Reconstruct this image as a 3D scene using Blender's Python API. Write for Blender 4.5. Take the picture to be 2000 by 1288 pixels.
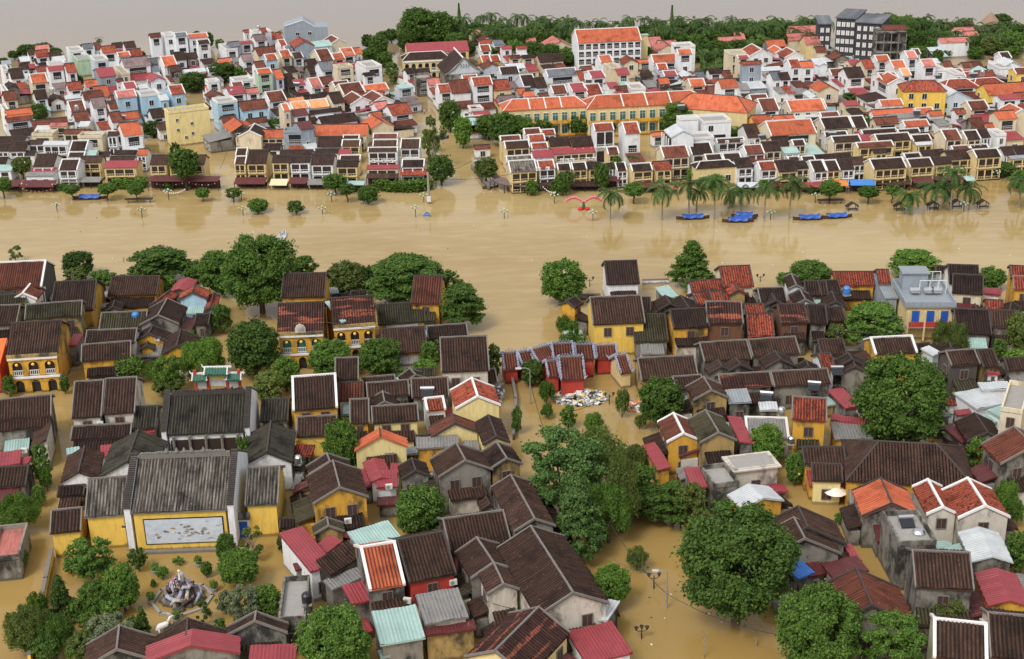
import bpy, math, random
from mathutils import Vector, Matrix
R = math.radians
for o in list(bpy.data.objects): bpy.data.objects.remove(o)
scene = bpy.context.scene
COL = scene.collection
# ------------------------------------------------------------------ camera
F_PX, PITCH, ROLL, CAM_H = 2800.0, R(22.5), R(1.2), 100.0
Fv = Vector((0, math.cos(PITCH), -math.sin(PITCH)))
Uv = Vector((0, math.sin(PITCH), math.cos(PITCH)))
Rv = Vector((1, 0, 0))
Rc = Rv*math.cos(ROLL) - Uv*math.sin(ROLL)
Uc = Rv*math.sin(ROLL) + Uv*math.cos(ROLL)
CAM = Vector((0, 0, CAM_H))
cam_data = bpy.data.cameras.new('camera')
cam_data.lens = F_PX/2000*36; cam_data.sensor_width = 36; cam_data.clip_end = 6000; cam_data.clip_start = 1
cam = bpy.data.objects.new('camera', cam_data); COL.objects.link(cam)
cam.matrix_world = Matrix(((Rc.x, Uc.x, -Fv.x, CAM.x), (Rc.y, Uc.y, -Fv.y, CAM.y), (Rc.z, Uc.z, -Fv.z, CAM.z), (0, 0, 0, 1)))
scene.camera = cam
# ------------------------------------------------------------------ light (overcast daylight)
SUN_EL, SUN_AZ = R(52), R(215)
world = bpy.data.worlds.new('World'); scene.world = world; world.use_nodes = True
wn = world.node_tree.nodes; wl = world.node_tree.links
sky = wn.new('ShaderNodeTexSky'); sky.sky_type = 'NISHITA'; sky.sun_disc = False
sky.sun_elevation = SUN_EL; sky.sun_rotation = SUN_AZ
sky.air_density = 0.6; sky.dust_density = 5.0; sky.ozone_density = 0.6
bg = wn['Background']; bg.inputs[1].default_value = 0.15
cm = wn.new('ShaderNodeMix'); cm.data_type = 'RGBA'; cm.inputs[0].default_value = .5      # cloud deck over the clear sky
cm.inputs[7].default_value = (6.6, 6.5, 6.25, 1); wl.new(sky.outputs[0], cm.inputs[6]); wl.new(cm.outputs[2], bg.inputs[0])
sd = bpy.data.lights.new('sun', 'SUN'); sd.energy = 1.35; sd.angle = R(15); sd.color = (1, .97, .92)
sun = bpy.data.objects.new('sun', sd); COL.objects.link(sun)
sdir = Vector((math.sin(SUN_AZ)*math.cos(SUN_EL), math.cos(SUN_AZ)*math.cos(SUN_EL), math.sin(SUN_EL)))
sun.rotation_euler = sdir.to_track_quat('Z', 'Y').to_euler()
scene.view_settings.view_transform = 'Standard'; scene.view_settings.look = 'None'
scene.view_settings.exposure = 0.22; scene.view_settings.gamma = 1.0

# ------------------------------------------------------------------ pixels of the 2000x1288 photo <-> places
def unproj(x, y, z=0.0):
    d = Rc*((x-1000)/F_PX) + Uc*((644-y)/F_PX) + Fv
    t = (z-CAM_H)/d.z
    return CAM + d*t
def proj(p):
    v = Vector(p)-CAM; dz = v.dot(Fv)
    return 1000+F_PX*v.dot(Rc)/dz, 644-F_PX*v.dot(Uc)/dz
def ppm(p): return F_PX/(Vector(p)-CAM).dot(Fv)

# ------------------------------------------------------------------ materials
MATS = {}
def nodemat(name):
    m = bpy.data.materials.new(name); m.use_nodes = True
    nt = m.node_tree; b = nt.nodes['Principled BSDF']
    MATS[name] = m
    return m, nt, nt.nodes, nt.links, b
def ramp(N, L, src, p0, p1, c0=(0,0,0,1), c1=(1,1,1,1)):
    r = N.new('ShaderNodeValToRGB'); e = r.color_ramp.elements
    e[0].position = p0; e[1].position = p1; e[0].color = c0; e[1].color = c1
    L.new(src, r.inputs[0]); return r.outputs[0]
def noise(N, L, vec, scale, detail=3, rough=.55):
    n = N.new('ShaderNodeTexNoise'); n.inputs['Scale'].default_value = scale
    n.inputs['Detail'].default_value = detail; n.inputs['Roughness'].default_value = rough
    if vec is not None: L.new(vec, n.inputs['Vector'])
    return n.outputs[0]
def mix(N, L, fac, a, b):
    m = N.new('ShaderNodeMix'); m.data_type = 'RGBA'
    if isinstance(fac, (int, float)): m.inputs[0].default_value = fac
    else: L.new(fac, m.inputs[0])
    for s, i in ((a, 6), (b, 7)):
        if isinstance(s, tuple): m.inputs[i].default_value = (*s[:3], 1)
        else: L.new(s, m.inputs[i])
    return m.outputs[2]
def mapping(N, L, vec, sc, loc=None):
    m = N.new('ShaderNodeMapping'); m.inputs['Scale'].default_value = sc
    L.new(vec, m.inputs[0])
    if loc is not None: L.new(loc, m.inputs['Location'])
    return m.outputs[0]
def uvrand(N, L):
    tc = N.new('ShaderNodeTexCoord'); oi = N.new('ShaderNodeObjectInfo')
    mm = N.new('ShaderNodeMath'); mm.operation = 'MULTIPLY'; mm.inputs[1].default_value = 90
    L.new(oi.outputs['Random'], mm.inputs[0])
    ad = N.new('ShaderNodeVectorMath'); ad.operation = 'ADD'
    L.new(tc.outputs['UV'], ad.inputs[0]); L.new(mm.outputs[0], ad.inputs[1])
    return ad.outputs[0], oi.outputs['Random']
def roofmat(key, c1, c2, accent, acc=.62, lich=(.22,.2,.17), lth=.68, rough=.85, band=0.0, groove=None):
    if groove is None:
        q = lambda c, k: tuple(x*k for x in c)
        roofmat(key+'_groove_shade', q(c1,.42), q(c2,.42), q(accent,.5), acc+.04, q(lich,.6), lth, rough, band, True)  # much darker copy for the tile grooves: shade and dirt put into the colour
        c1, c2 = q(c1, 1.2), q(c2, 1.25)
    m, nt, N, L, b = nodemat('roof_'+key)
    v, rnd = uvrand(N, L)
    streak = noise(N, L, mapping(N, L, v, (2.8, .35, 1)), 1.0, 3, .6)
    patch = noise(N, L, mapping(N, L, v, (.35, .35, 1)), 1.0, 4, .6)
    fine = noise(N, L, mapping(N, L, v, (3.0, 2.2, 1)), 1.0, 2, .7)
    c = mix(N, L, ramp(N, L, streak, .35, .68), c1, c2)
    c = mix(N, L, ramp(N, L, patch, .52, .72), c, tuple(x*.55 for x in c1))
    c = mix(N, L, ramp(N, L, fine, acc, acc+.08), c, accent)
    if band:
        bn = noise(N, L, mapping(N, L, v, (.12, 1.1, 1)), 1.0, 1, .4)
        mu = N.new('ShaderNodeMath'); mu.operation = 'MULTIPLY'
        L.new(ramp(N, L, bn, .55, .6), mu.inputs[0]); L.new(ramp(N, L, fine, .4, .5), mu.inputs[1])
        c = mix(N, L, mu.outputs[0], c, accent)
    l2 = noise(N, L, mapping(N, L, v, (4, 4, 1)), 1.3, 2, .7)
    c = mix(N, L, ramp(N, L, l2, lth, lth+.06), c, lich)
    hs = N.new('ShaderNodeHueSaturation'); mr = N.new('ShaderNodeMapRange')
    mr.inputs[3].default_value = .8; mr.inputs[4].default_value = 1.2; L.new(rnd, mr.inputs[0])
    L.new(mr.outputs[0], hs.inputs['Value']); L.new(c, hs.inputs['Color'])
    L.new(hs.outputs[0], b.inputs['Base Color']); b.inputs['Roughness'].default_value = rough; b.inputs['Specular IOR Level'].default_value = .25
    bp = N.new('ShaderNodeBump'); bp.inputs['Strength'].default_value = .5; bp.inputs['Distance'].default_value = .06
    L.new(fine, bp.inputs['Height']); L.new(bp.outputs[0], b.inputs['Normal'])
def metalmat(key, c, rust=(.2,.08,.05), rth=.72, rough=.5, groove=None):
    if groove is None: metalmat(key+'_groove_shade', tuple(x*.8 for x in c), rust, rth-.05, rough, True)  # darker, rustier copy with the groove shade painted into the sheet colour
    m, nt, N, L, b = nodemat('roof_'+key)
    v, rnd = uvrand(N, L)
    n1 = noise(N, L, mapping(N, L, v, (.5, .5, 1)), 1.0, 4, .6)
    n2 = noise(N, L, mapping(N, L, v, (3, .6, 1)), 1.0, 3, .6)
    cc = mix(N, L, ramp(N, L, n1, .35, .7), c, tuple(x*.78 for x in c))
    cc = mix(N, L, ramp(N, L, n2, rth, rth+.1), cc, rust)
    L.new(cc, b.inputs['Base Color']); b.inputs['Roughness'].default_value = rough
    w = N.new('ShaderNodeTexWave'); w.inputs['Scale'].default_value = .9; L.new(v, w.inputs['Vector'])
    bp = N.new('ShaderNodeBump'); bp.inputs['Strength'].default_value = .5; bp.inputs['Distance'].default_value = .05
    L.new(w.outputs[1], bp.inputs['Height']); L.new(bp.outputs[0], b.inputs['Normal'])
def wallmat(key, c, dirt, dth=.6, damt=1.0, rough=.9, sc=.35):
    m, nt, N, L, b = nodemat('wall_'+key)
    g = N.new('ShaderNodeNewGeometry')
    n1 = noise(N, L, mapping(N, L, g.outputs['Position'], (sc, sc, sc*.6)), 1.0, 6, .65)
    n2 = noise(N, L, mapping(N, L, g.outputs['Position'], (1.6, 1.6, .35)), 1.0, 4, .65)
    c2 = mix(N, L, ramp(N, L, n2, .45, .75), c, tuple(x*.75 for x in c))
    f = ramp(N, L, n1, dth, dth+.14, (0,0,0,1), (damt,)*3+(1,))
    cc = mix(N, L, f, c2, dirt)
    sz = N.new('ShaderNodeSeparateXYZ'); L.new(g.outputs['Position'], sz.inputs[0])          # wet mud line left by the flood
    tm = N.new('ShaderNodeMath'); tm.operation = 'MULTIPLY_ADD'; tm.inputs[1].default_value = -.7; L.new(n2, tm.inputs[0]); L.new(sz.outputs[2], tm.inputs[2])
    cc = mix(N, L, ramp(N, L, tm.outputs[0], .0, .22, (1,1,1,1), (0,0,0,1)), cc, tuple(x*.3+y_ for x, y_ in zip(c, (.03,.02,.01))))
    L.new(cc, b.inputs['Base Color']); b.inputs['Roughness'].default_value = rough
def plain(key, c, rough=.7, metal=0, var=.0):
    m, nt, N, L, b = nodemat(key)
    if var:
        g = N.new('ShaderNodeNewGeometry')
        n1 = noise(N, L, g.outputs['Position'], 1.3, 3)
        L.new(mix(N, L, n1, tuple(x*(1-var) for x in c), tuple(min(1, x*(1+var)) for x in c)), b.inputs['Base Color'])
    else: b.inputs['Base Color'].default_value = (*c, 1)
    b.inputs['Roughness'].default_value = rough; b.inputs['Metallic'].default_value = metal
roofmat('D', (.02,.012,.01), (.046,.025,.019), (.11,.05,.035), .7)
roofmat('M', (.032,.019,.014), (.068,.036,.025), (.17,.065,.04), .63)
roofmat('B2', (.03,.015,.013), (.07,.03,.023), (.3,.09,.05), .7, band=1)
roofmat('S', (.03,.028,.016), (.062,.053,.03), (.16,.13,.08), .7)          # mossy
roofmat('R', (.19,.042,.024), (.33,.08,.045), (.05,.02,.016), .54, (.45,.22,.14), .72)
roofmat('Q', (.075,.027,.018), (.15,.048,.03), (.4,.14,.08), .66)             # red brown
roofmat('O', (.33,.08,.038), (.44,.12,.058), (.5,.17,.09), .66, (.36,.1,.05), .72)
roofmat('L', (.62,.24,.1), (.72,.33,.16), (.55,.18,.08), .7, (.7,.4,.2), .75)  # pale orange
roofmat('P', (.34,.11,.095), (.44,.17,.14), (.2,.07,.06), .66, (.5,.28,.22), .7)
roofmat('V', (.14,.1,.1), (.2,.15,.15), (.26,.18,.16), .72)
roofmat('B', (.09,.1,.115), (.14,.15,.165), (.2,.2,.2), .74)
roofmat('K', (.035,.032,.027), (.19,.17,.145), (.34,.3,.25), .66, (.035,.03,.026), .62)
roofmat('J', (.02,.019,.015), (.06,.055,.04), (.2,.18,.13), .7, (.03,.03,.022), .62)
metalmat('C', (.33,.05,.06), (.2,.04,.045)); metalmat('A', (.12,.024,.024), (.25,.1,.07), .66)
metalmat('T', (.38,.56,.52), (.3,.4,.36), .75); metalmat('G', (.24,.235,.225), (.09,.085,.08), .6)
metalmat('W', (.58,.62,.64), (.3,.3,.28), .7); metalmat('N', (.95,.22,.05), (.6,.15,.05), .8)
metalmat('Z', (.3,.34,.37), (.2,.2,.2), .7)
metalmat('U', (.06,.2,.62), (.1,.3,.7), .7)
metalmat('H', (.18,.42,.36), (.12,.3,.25), .7)
wallmat('w', (.8,.83,.85), (.3,.29,.26), .62, .8); wallmat('c', (.7,.62,.45), (.3,.26,.18), .6, .8)
wallmat('y', (.72,.58,.3), (.34,.26,.14), .6, .8); wallmat('o', (.66,.36,.045), (.12,.08,.03), .5, 1)
wallmat('Y', (.82,.56,.11), (.55,.36,.1), .66, .6); wallmat('l', (.8,.68,.32), (.45,.36,.16), .64, .7)
wallmat('g', (.26,.245,.21), (.035,.033,.028), .45, 1); wallmat('k', (.085,.075,.065), (.3,.28,.25), .6, .8)
wallmat('d', (.42,.29,.11), (.07,.06,.035), .46, 1); wallmat('b', (.42,.62,.74), (.3,.4,.45), .66, .6)
wallmat('p', (.56,.62,.68), (.35,.36,.36), .64, .7); wallmat('s', (.3,.35,.4), (.2,.22,.24), .62, .7)
wallmat('n', (.45,.62,.45), (.3,.4,.28), .64, .7); wallmat('r', (.46,.05,.035), (.5,.16,.12), .58, .8)
wallmat('h', (.05,.052,.06), (.09,.09,.1), .6, .7); wallmat('q', (.62,.58,.5), (.14,.13,.11), .52, .95)
wallmat('u', (.16,.075,.04), (.08,.05,.035), .55, .8)
plain('trim_white', (.74,.74,.72), .8, var=.12); plain('trim_grey', (.19,.175,.155), .9, var=.3); plain('trim_dark', (.06,.05,.045), .9, var=.3)
plain('pane', (.02,.024,.03), .15); plain('shutter', (.07,.035,.03), .7, var=.2); plain('shutter_teal', (.04,.16,.15), .6)
plain('shutter_blue', (.02,.11,.5), .5); plain('dark_wood', (.035,.022,.018), .7, var=.2); plain('frame_white', (.68,.68,.66), .6)
plain('steel', (.62,.63,.65), .28, .9); plain('pole_grey', (.35,.36,.36), .5, .3); plain('black_iron', (.02,.02,.022), .5)
plain('concrete', (.32,.31,.29), .9, var=.2); plain('tarp_blue', (.02,.09,.4), .5, var=.2); plain('boat_wood', (.07,.04,.03), .6, var=.3)
plain('blue_plastic', (.05,.22,.6), .4); plain('black_plastic', (.02,.02,.025), .4); plain('cream_white', (.8,.78,.72), .6)
plain('lantern_red', (.6,.03,.03), .5); plain('lantern_yellow', (.85,.6,.12), .5); plain('pink', (.75,.2,.26), .5)
plain('bark', (.1,.075,.055), .9, var=.3); plain('bark_pale', (.28,.24,.2), .9, var=.3); plain('red_cloth', (.6,.05,.04), .6)
plain('green_glaze', (.035,.12,.08), .35, var=.3); plain('orn', (.35,.38,.5), .7, var=.5); plain('awning_cream', (.7,.62,.4), .7)
plain('skin', (.45,.27,.18), .6); plain('hair', (.015,.012,.01), .5); plain('cloth_pale', (.6,.62,.66), .8)
plain('thatch', (.3,.2,.14), .95, var=.25); plain('orange_paint', (.8,.22,.04), .5); plain('yellow_paint', (.85,.6,.05), .5)
def leafmat(key, c1, c2, c3):
    m, nt, N, L, b = nodemat('leaf_'+key)
    g = N.new('ShaderNodeNewGeometry'); oi = N.new('ShaderNodeObjectInfo')
    n1 = noise(N, L, g.outputs['Position'], .8, 3, .6); n2 = noise(N, L, g.outputs['Position'], 3.0, 2, .6)
    c = mix(N, L, ramp(N, L, n1, .35, .65), c1, c2)
    c = mix(N, L, ramp(N, L, n2, .5, .66), c, c3)
    hs = N.new('ShaderNodeHueSaturation'); mr = N.new('ShaderNodeMapRange')
    mr.inputs[3].default_value = .8; mr.inputs[4].default_value = 1.25; L.new(oi.outputs['Random'], mr.inputs[0])
    L.new(mr.outputs[0], hs.inputs['Value']); L.new(c, hs.inputs['Color'])
    L.new(hs.outputs[0], b.inputs['Base Color']); b.inputs['Roughness'].default_value = .75; b.inputs['Specular IOR Level'].default_value = .2
    tr = N.new('ShaderNodeBsdfTranslucent'); L.new(hs.outputs[0], tr.inputs[0])
    ms = N.new('ShaderNodeMixShader'); ms.inputs[0].default_value = .22
    L.new(b.outputs[0], ms.inputs[1]); L.new(tr.outputs[0], ms.inputs[2]); L.new(ms.outputs[0], N['Material Output'].inputs[0])
leafmat('dark', (.036,.075,.015), (.068,.135,.026), (.14,.22,.042))
leafmat('green', (.046,.1,.017), (.09,.175,.03), (.17,.28,.052))
leafmat('bright', (.065,.14,.02), (.12,.225,.035), (.21,.34,.06))
leafmat('olive', (.075,.115,.025), (.13,.18,.04), (.22,.27,.075))
leafmat('teal', (.04,.088,.024), (.08,.155,.042), (.16,.26,.065))
leafmat('palm', (.025,.065,.018), (.055,.115,.028), (.14,.19,.05))
leafmat('grey', (.09,.12,.06), (.14,.17,.09), (.22,.24,.13))

# ------------------------------------------------------------------ mesh collector
class MB:
    def __init__(s): s.v=[]; s.f=[]; s.m=[]; s.uv=[]
    def quad(s, a, b, c, d, mi=0, uv=None):
        i = len(s.v); s.v += [tuple(a), tuple(b), tuple(c), tuple(d)]; s.f.append((i,i+1,i+2,i+3)); s.m.append(mi)
        s.uv += list(uv) if uv else [(0,0),(1,0),(1,1),(0,1)]
    def poly(s, pts, mi=0, uv=None):
        i = len(s.v); s.v += [tuple(p) for p in pts]; s.f.append(tuple(range(i, i+len(pts)))); s.m.append(mi)
        s.uv += list(uv) if uv else [(p[0], p[1]) for p in pts]
    def box(s, c, d, mi=0, rz=0):
        cx,cy,cz = c; dx,dy,dz = d[0]/2,d[1]/2,d[2]/2; co, si = math.cos(rz), math.sin(rz)
        P = [(cx+x*co-y*si, cy+x*si+y*co, cz+z) for z in (-dz,dz) for x,y in ((-dx,-dy),(dx,-dy),(dx,dy),(-dx,dy))]
        i = len(s.v); s.v += P
        for q in ((0,3,2,1),(4,5,6,7),(0,1,5,4),(1,2,6,5),(2,3,7,6),(3,0,4,7)):
            s.f.append(tuple(i+k for k in q)); s.m.append(mi); s.uv += [(0,0),(1,0),(1,1),(0,1)]
    def tube(s, pts, rad, n=6, mi=0, cap=True):
        pts = [Vector(p) for p in pts]; rs = rad if isinstance(rad, (list, tuple)) else [rad]*len(pts)
        base = len(s.v)
        for k, p in enumerate(pts):
            t = (pts[min(k+1, len(pts)-1)]-pts[max(k-1, 0)]).normalized()
            a = Vector((0,0,1)) if abs(t.z) < .9 else Vector((1,0,0))
            u = t.cross(a).normalized(); w = t.cross(u)
            for j in range(n):
                an = 2*math.pi*j/n; s.v.append(tuple(p+(u*math.cos(an)+w*math.sin(an))*rs[k]))
        for k in range(len(pts)-1):
            for j in range(n):
                a = base+k*n+j; b_ = base+k*n+(j+1)%n
                s.f.append((a, b_, b_+n, a+n)); s.m.append(mi); s.uv += [(0,0),(1,0),(1,1),(0,1)]
        if cap:
            for k in (0, len(pts)-1):
                f = tuple(base+k*n+j for j in range(n)); s.f.append(f if k else f[::-1]); s.m.append(mi); s.uv += [(0,0)]*n
    def lathe(s, prof, c, n=10, mi=0):
        base = len(s.v)
        for r, z in prof:
            for j in range(n):
                a = 2*math.pi*j/n; s.v.append((c[0]+r*math.cos(a), c[1]+r*math.sin(a), c[2]+z))
        for k in range(len(prof)-1):
            for j in range(n):
                a = base+k*n+j; b_ = base+k*n+(j+1)%n
                s.f.append((a, b_, b_+n, a+n)); s.m.append(mi); s.uv += [(0,0),(1,0),(1,1),(0,1)]
        for k in (0, len(prof)-1):
            f = tuple(base+k*n+j for j in range(n)); s.f.append(f if k else f[::-1]); s.m.append(mi); s.uv += [(0,0)]*n
    def mesh(s, name, mats, smooth=False):
        me = bpy.data.meshes.new(name); me.from_pydata(s.v, [], s.f)
        uvl = me.uv_layers.new(name='UVMap'); flat = [x for uv in s.uv for x in uv]
        if len(flat) == 2*len(me.loops): uvl.data.foreach_set('uv', flat)
        for m in mats: me.materials.append(MATS[m])
        me.polygons.foreach_set('material_index', s.m)
        if smooth: me.polygons.foreach_set('use_smooth', [True]*len(s.f))
        me.update(); return me
    def build(s, name, mats, parent=None, smooth=False):
        if isinstance(mats, str): mats = [mats]
        o = bpy.data.objects.new(name, s.mesh(name, mats, smooth)); COL.objects.link(o)
        if parent is not None: o.parent = parent
        return o
REG = []   # (object, look, category, px, py)
def empty(name, loc, rz=0):
    o = bpy.data.objects.new(name, None); o.empty_display_size = .5; COL.objects.link(o)
    o.location = loc; o.rotation_euler = (0, 0, rz); return o
def reg(o, look, cat, group=None, xy=None):
    if xy is None: xy = proj(o.location)
    o['category'] = cat
    if group: o['group'] = group
    REG.append((o, look, xy)); return o
LM = []
def landmark(o, label, cat, phrase, xy, group=None):
    o['label'] = label; o['category'] = cat
    if group: o['group'] = group
    LM.append((phrase, xy[0], xy[1], o)); return o
def struct(name, mb, mat):
    o = mb.build(name, mat); o['kind'] = 'structure'; return o

# ------------------------------------------------------------------ water
m, nt, N, L, b = nodemat('water')
g = N.new('ShaderNodeNewGeometry'); pos = g.outputs['Position']
n1 = noise(N, L, mapping(N, L, pos, (.012, .02, 1)), 1.0, 4, .5)
n2 = noise(N, L, mapping(N, L, pos, (.15, .5, 1)), 1.0, 3, .6)
sx = N.new('ShaderNodeSeparateXYZ'); L.new(pos, sx.inputs[0])
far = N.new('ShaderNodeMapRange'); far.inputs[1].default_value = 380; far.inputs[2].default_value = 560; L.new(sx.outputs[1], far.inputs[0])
c = mix(N, L, ramp(N, L, n1, .35, .65), (.34,.235,.085), (.43,.325,.15))
c = mix(N, L, ramp(N, L, n2, .45, .8, c1=(.5,.5,.5,1)), c, (.52,.4,.22))
n3 = noise(N, L, mapping(N, L, pos, (.018, .16, 1)), 1.0, 5, .6)
c = mix(N, L, ramp(N, L, n3, .5, .72, c1=(.45,.45,.45,1)), c, (.3,.2,.08))
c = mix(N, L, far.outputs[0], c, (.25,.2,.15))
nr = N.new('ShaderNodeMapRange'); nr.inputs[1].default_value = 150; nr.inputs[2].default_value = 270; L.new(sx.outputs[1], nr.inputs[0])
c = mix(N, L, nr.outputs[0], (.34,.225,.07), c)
L.new(c, b.inputs['Base Color']); b.inputs['Roughness'].default_value = .03; b.inputs['Specular IOR Level'].default_value = .42; b.inputs['IOR'].default_value = 1.33
r1 = noise(N, L, mapping(N, L, pos, (.55, 1.3, 1)), 1.0, 3, .55)
r2 = noise(N, L, mapping(N, L, pos, (2.2, 5.0, 1)), 1.0, 2, .55)
ad = N.new('ShaderNodeMath'); ad.operation = 'MULTIPLY_ADD'; ad.inputs[1].default_value = .35; L.new(r2, ad.inputs[0]); L.new(r1, ad.inputs[2])
bp = N.new('ShaderNodeBump'); bp.inputs['Strength'].default_value = .1; bp.inputs['Distance'].default_value = .12
L.new(ad.outputs[0], bp.inputs['Height']); L.new(bp.outputs[0], b.inputs['Normal'])
mb = MB(); mb.quad((-1500,-200,0),(1500,-200,0),(1500,3500,0),(-1500,3500,0)); struct('flood_water', mb, 'water')
# ------------------------------------------------------------------ houses
ROOFN = {'D':'dark brown','M':'brown tiled','B2':'orange-banded brown','S':'mossy olive tiled','R':'red tiled','Q':'rusty red tiled','O':'orange tiled',
 'L':'pale orange tiled','P':'rose tiled','V':'mauve-grey','B':'slate-grey','K':'streaky grey tiled','J':'mossy grey tiled','C':'crimson metal','A':'maroon metal',
 'T':'mint metal','G':'grey corrugated','W':'white metal','N':'bright orange sheet','Z':'blue-grey','U':'blue sheet','H':'sea-green'}
WALLN = {'w':'white','c':'cream','y':'ochre','o':'deep ochre','Y':'bright yellow','l':'lemon','g':'stained grey','k':'blackened','d':'mouldy ochre','b':'sky-blue',
 'p':'pale blue','s':'slate','n':'mint green','r':'red','h':'black','q':'weathered','u':'timber'}
METAL = set('CATGWNZUH')
def corr_slope(mb, L_, x0, ya, za, yb, zb, near, sag=.0, pitch=.42, amp=.1):
    """slope from ridge (ya,za) to eave (yb,zb), spanning x0..x0+L_"""
    th = .14
    sl = math.hypot(yb-ya, zb-za)
    rows = [(0, ya, za), (.55, ya+(yb-ya)*.55, za+(zb-za)*.55-sag), (1, yb, zb)] if near else [(0, ya, za), (1, yb, zb)]
    if near:
        n = max(3, int(L_/pitch)); w = L_/n; prof = []
        for k in range(n): prof += [(k*w, 0), (k*w+w*.38, 0), (k*w+w*.52, amp), (k*w+w*.86, amp)]
        prof.append((L_, 0))
    else: prof = [(0, 0), (L_, 0)]
    i0 = len(mb.v)
    for (t, y, z) in rows:
        for (x, a) in prof:
            wob = (.05*math.sin(x*.9+zb*5+L_)+.035*math.sin(x*2.3+zb*9)) if near else 0
            mb.v.append((x0+x, y+(.05*math.sin(x*5.1+zb*7) if near and t == 1 else 0), z+th+a+wob))
    P = len(prof)
    flip = yb > ya
    for r in range(len(rows)-1):
        for k in range(P-1):
            a = i0+r*P+k; q = [a, a+P, a+P+1, a+1]
            uv = [(prof[k][0], rows[r][0]*sl), (prof[k][0], rows[r+1][0]*sl), (prof[k+1][0], rows[r+1][0]*sl), (prof[k+1][0], rows[r][0]*sl)]
            if flip: q = q[::-1]; uv = uv[::-1]
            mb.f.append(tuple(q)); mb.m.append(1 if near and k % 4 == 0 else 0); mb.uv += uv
    # underside and edges
    A=(x0,ya,za); B=(x0+L_,ya,za); C=(x0+L_,yb,zb); D=(x0,yb,zb)
    A2=(x0,ya,za+th); B2=(x0+L_,ya,za+th); C2=(x0+L_,yb,zb+th); D2=(x0,yb,zb+th)
    A,B,C,D = ((q[0],q[1],q[2]-(.1 if near else 0)) for q in (A,B,C,D)); mb.quad(A,B,C,D); mb.quad(D,C,C2,D2); mb.quad(A,D,D2,A2); mb.quad(B,C,C2,B2)
WINM = {}
def window_mesh(w, h, style):
    k = (round(w,1), round(h,1), style)
    if k in WINM: return WINM[k]
    w, h, _ = k; mb = MB()
    if style == 'frame' or style == 'blue' or style == 'teal' or style == 'wood':
        fr = .09
        mb.box((0,-.03,h/2),(w,.1,h),1)
        for x in (-w/2-fr/2, w/2+fr/2): mb.box((x,-.06,h/2),(fr,.16,h+2*fr),0)
        for z in (-fr/2, h+fr/2): mb.box((0,-.06,z),(w,.162,fr),0)
        mb.box((0,-.09,h/2),(.06,.04,h),0)
        if h > 1.6: mb.box((0,-.09,h*.68),(w,.038,.06),0)
        mats = {'frame':['frame_white','pane'],'blue':['cream_white','shutter_blue'],'teal':['cream_white','shutter_teal'],'wood':['trim_grey','shutter']}[style]
    else:  # loggia with rail: flat dark panel stands in for the shaded opening
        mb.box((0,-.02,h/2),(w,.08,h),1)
        mb.box((0,-.1,.45),(w,.05,.06),0); mb.box((0,-.1,.9),(w,.06,.07),0)
        n = max(2, int(w/.5))
        for i in range(n+1): mb.box((-w/2+w*i/n,-.1,.45),(.05,.045,.86),0)
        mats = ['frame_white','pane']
    me = mb.mesh('window', mats); WINM[k] = me; return me
def add_window(parent, x, y, z, rz, w, h, style):
    o = bpy.data.objects.new('window' if style != 'loggia' else 'loggia', window_mesh(w, h, style))
    COL.objects.link(o); o.parent = parent; o.location = (x, y, z); o.rotation_euler = (0,0,rz); return o
def facade(root, rng, xa, xb, y, rz, h, wall, style, cx=0, cy=0, zmin=.5):
    """windows along a wall: local direction rz (0 = front, facing -Y); (cx,cy) origin"""
    L_ = xb-xa; st = max(1, round(h/3.1)); sh = h/st; n = max(1, int(L_/2.7))
    co, si = math.cos(rz), math.sin(rz)
    for s_ in range(st):
        z0 = s_*sh+sh*.24
        if st > 1 and s_ == 0 and rng.random() < .35: continue
        if style == 'loggia' and rng.random() < .75:
            w = L_*.72; lx = (xa+xb)/2
            add_window(root, lx*co-y*si, lx*si+y*co, z0, rz, w, sh*.62, 'loggia')
        else:
            ww = min(1.2, L_/n*.5); hh = min(1.5, sh*.55)
            for i in range(n):
                if rng.random() < .2: continue
                lx = xa+(i+.5)*L_/n
                add_window(root, lx*co-y*si, lx*si+y*co, z0, rz, ww, hh, 'frame' if style == 'loggia' else style)
FARN = ['townhouse']; FOOT = []
GRP = {'shop':'shophouses along the far riverfront', 'far':'houses on the far bank', 'near':'houses on the near bank'}
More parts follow.
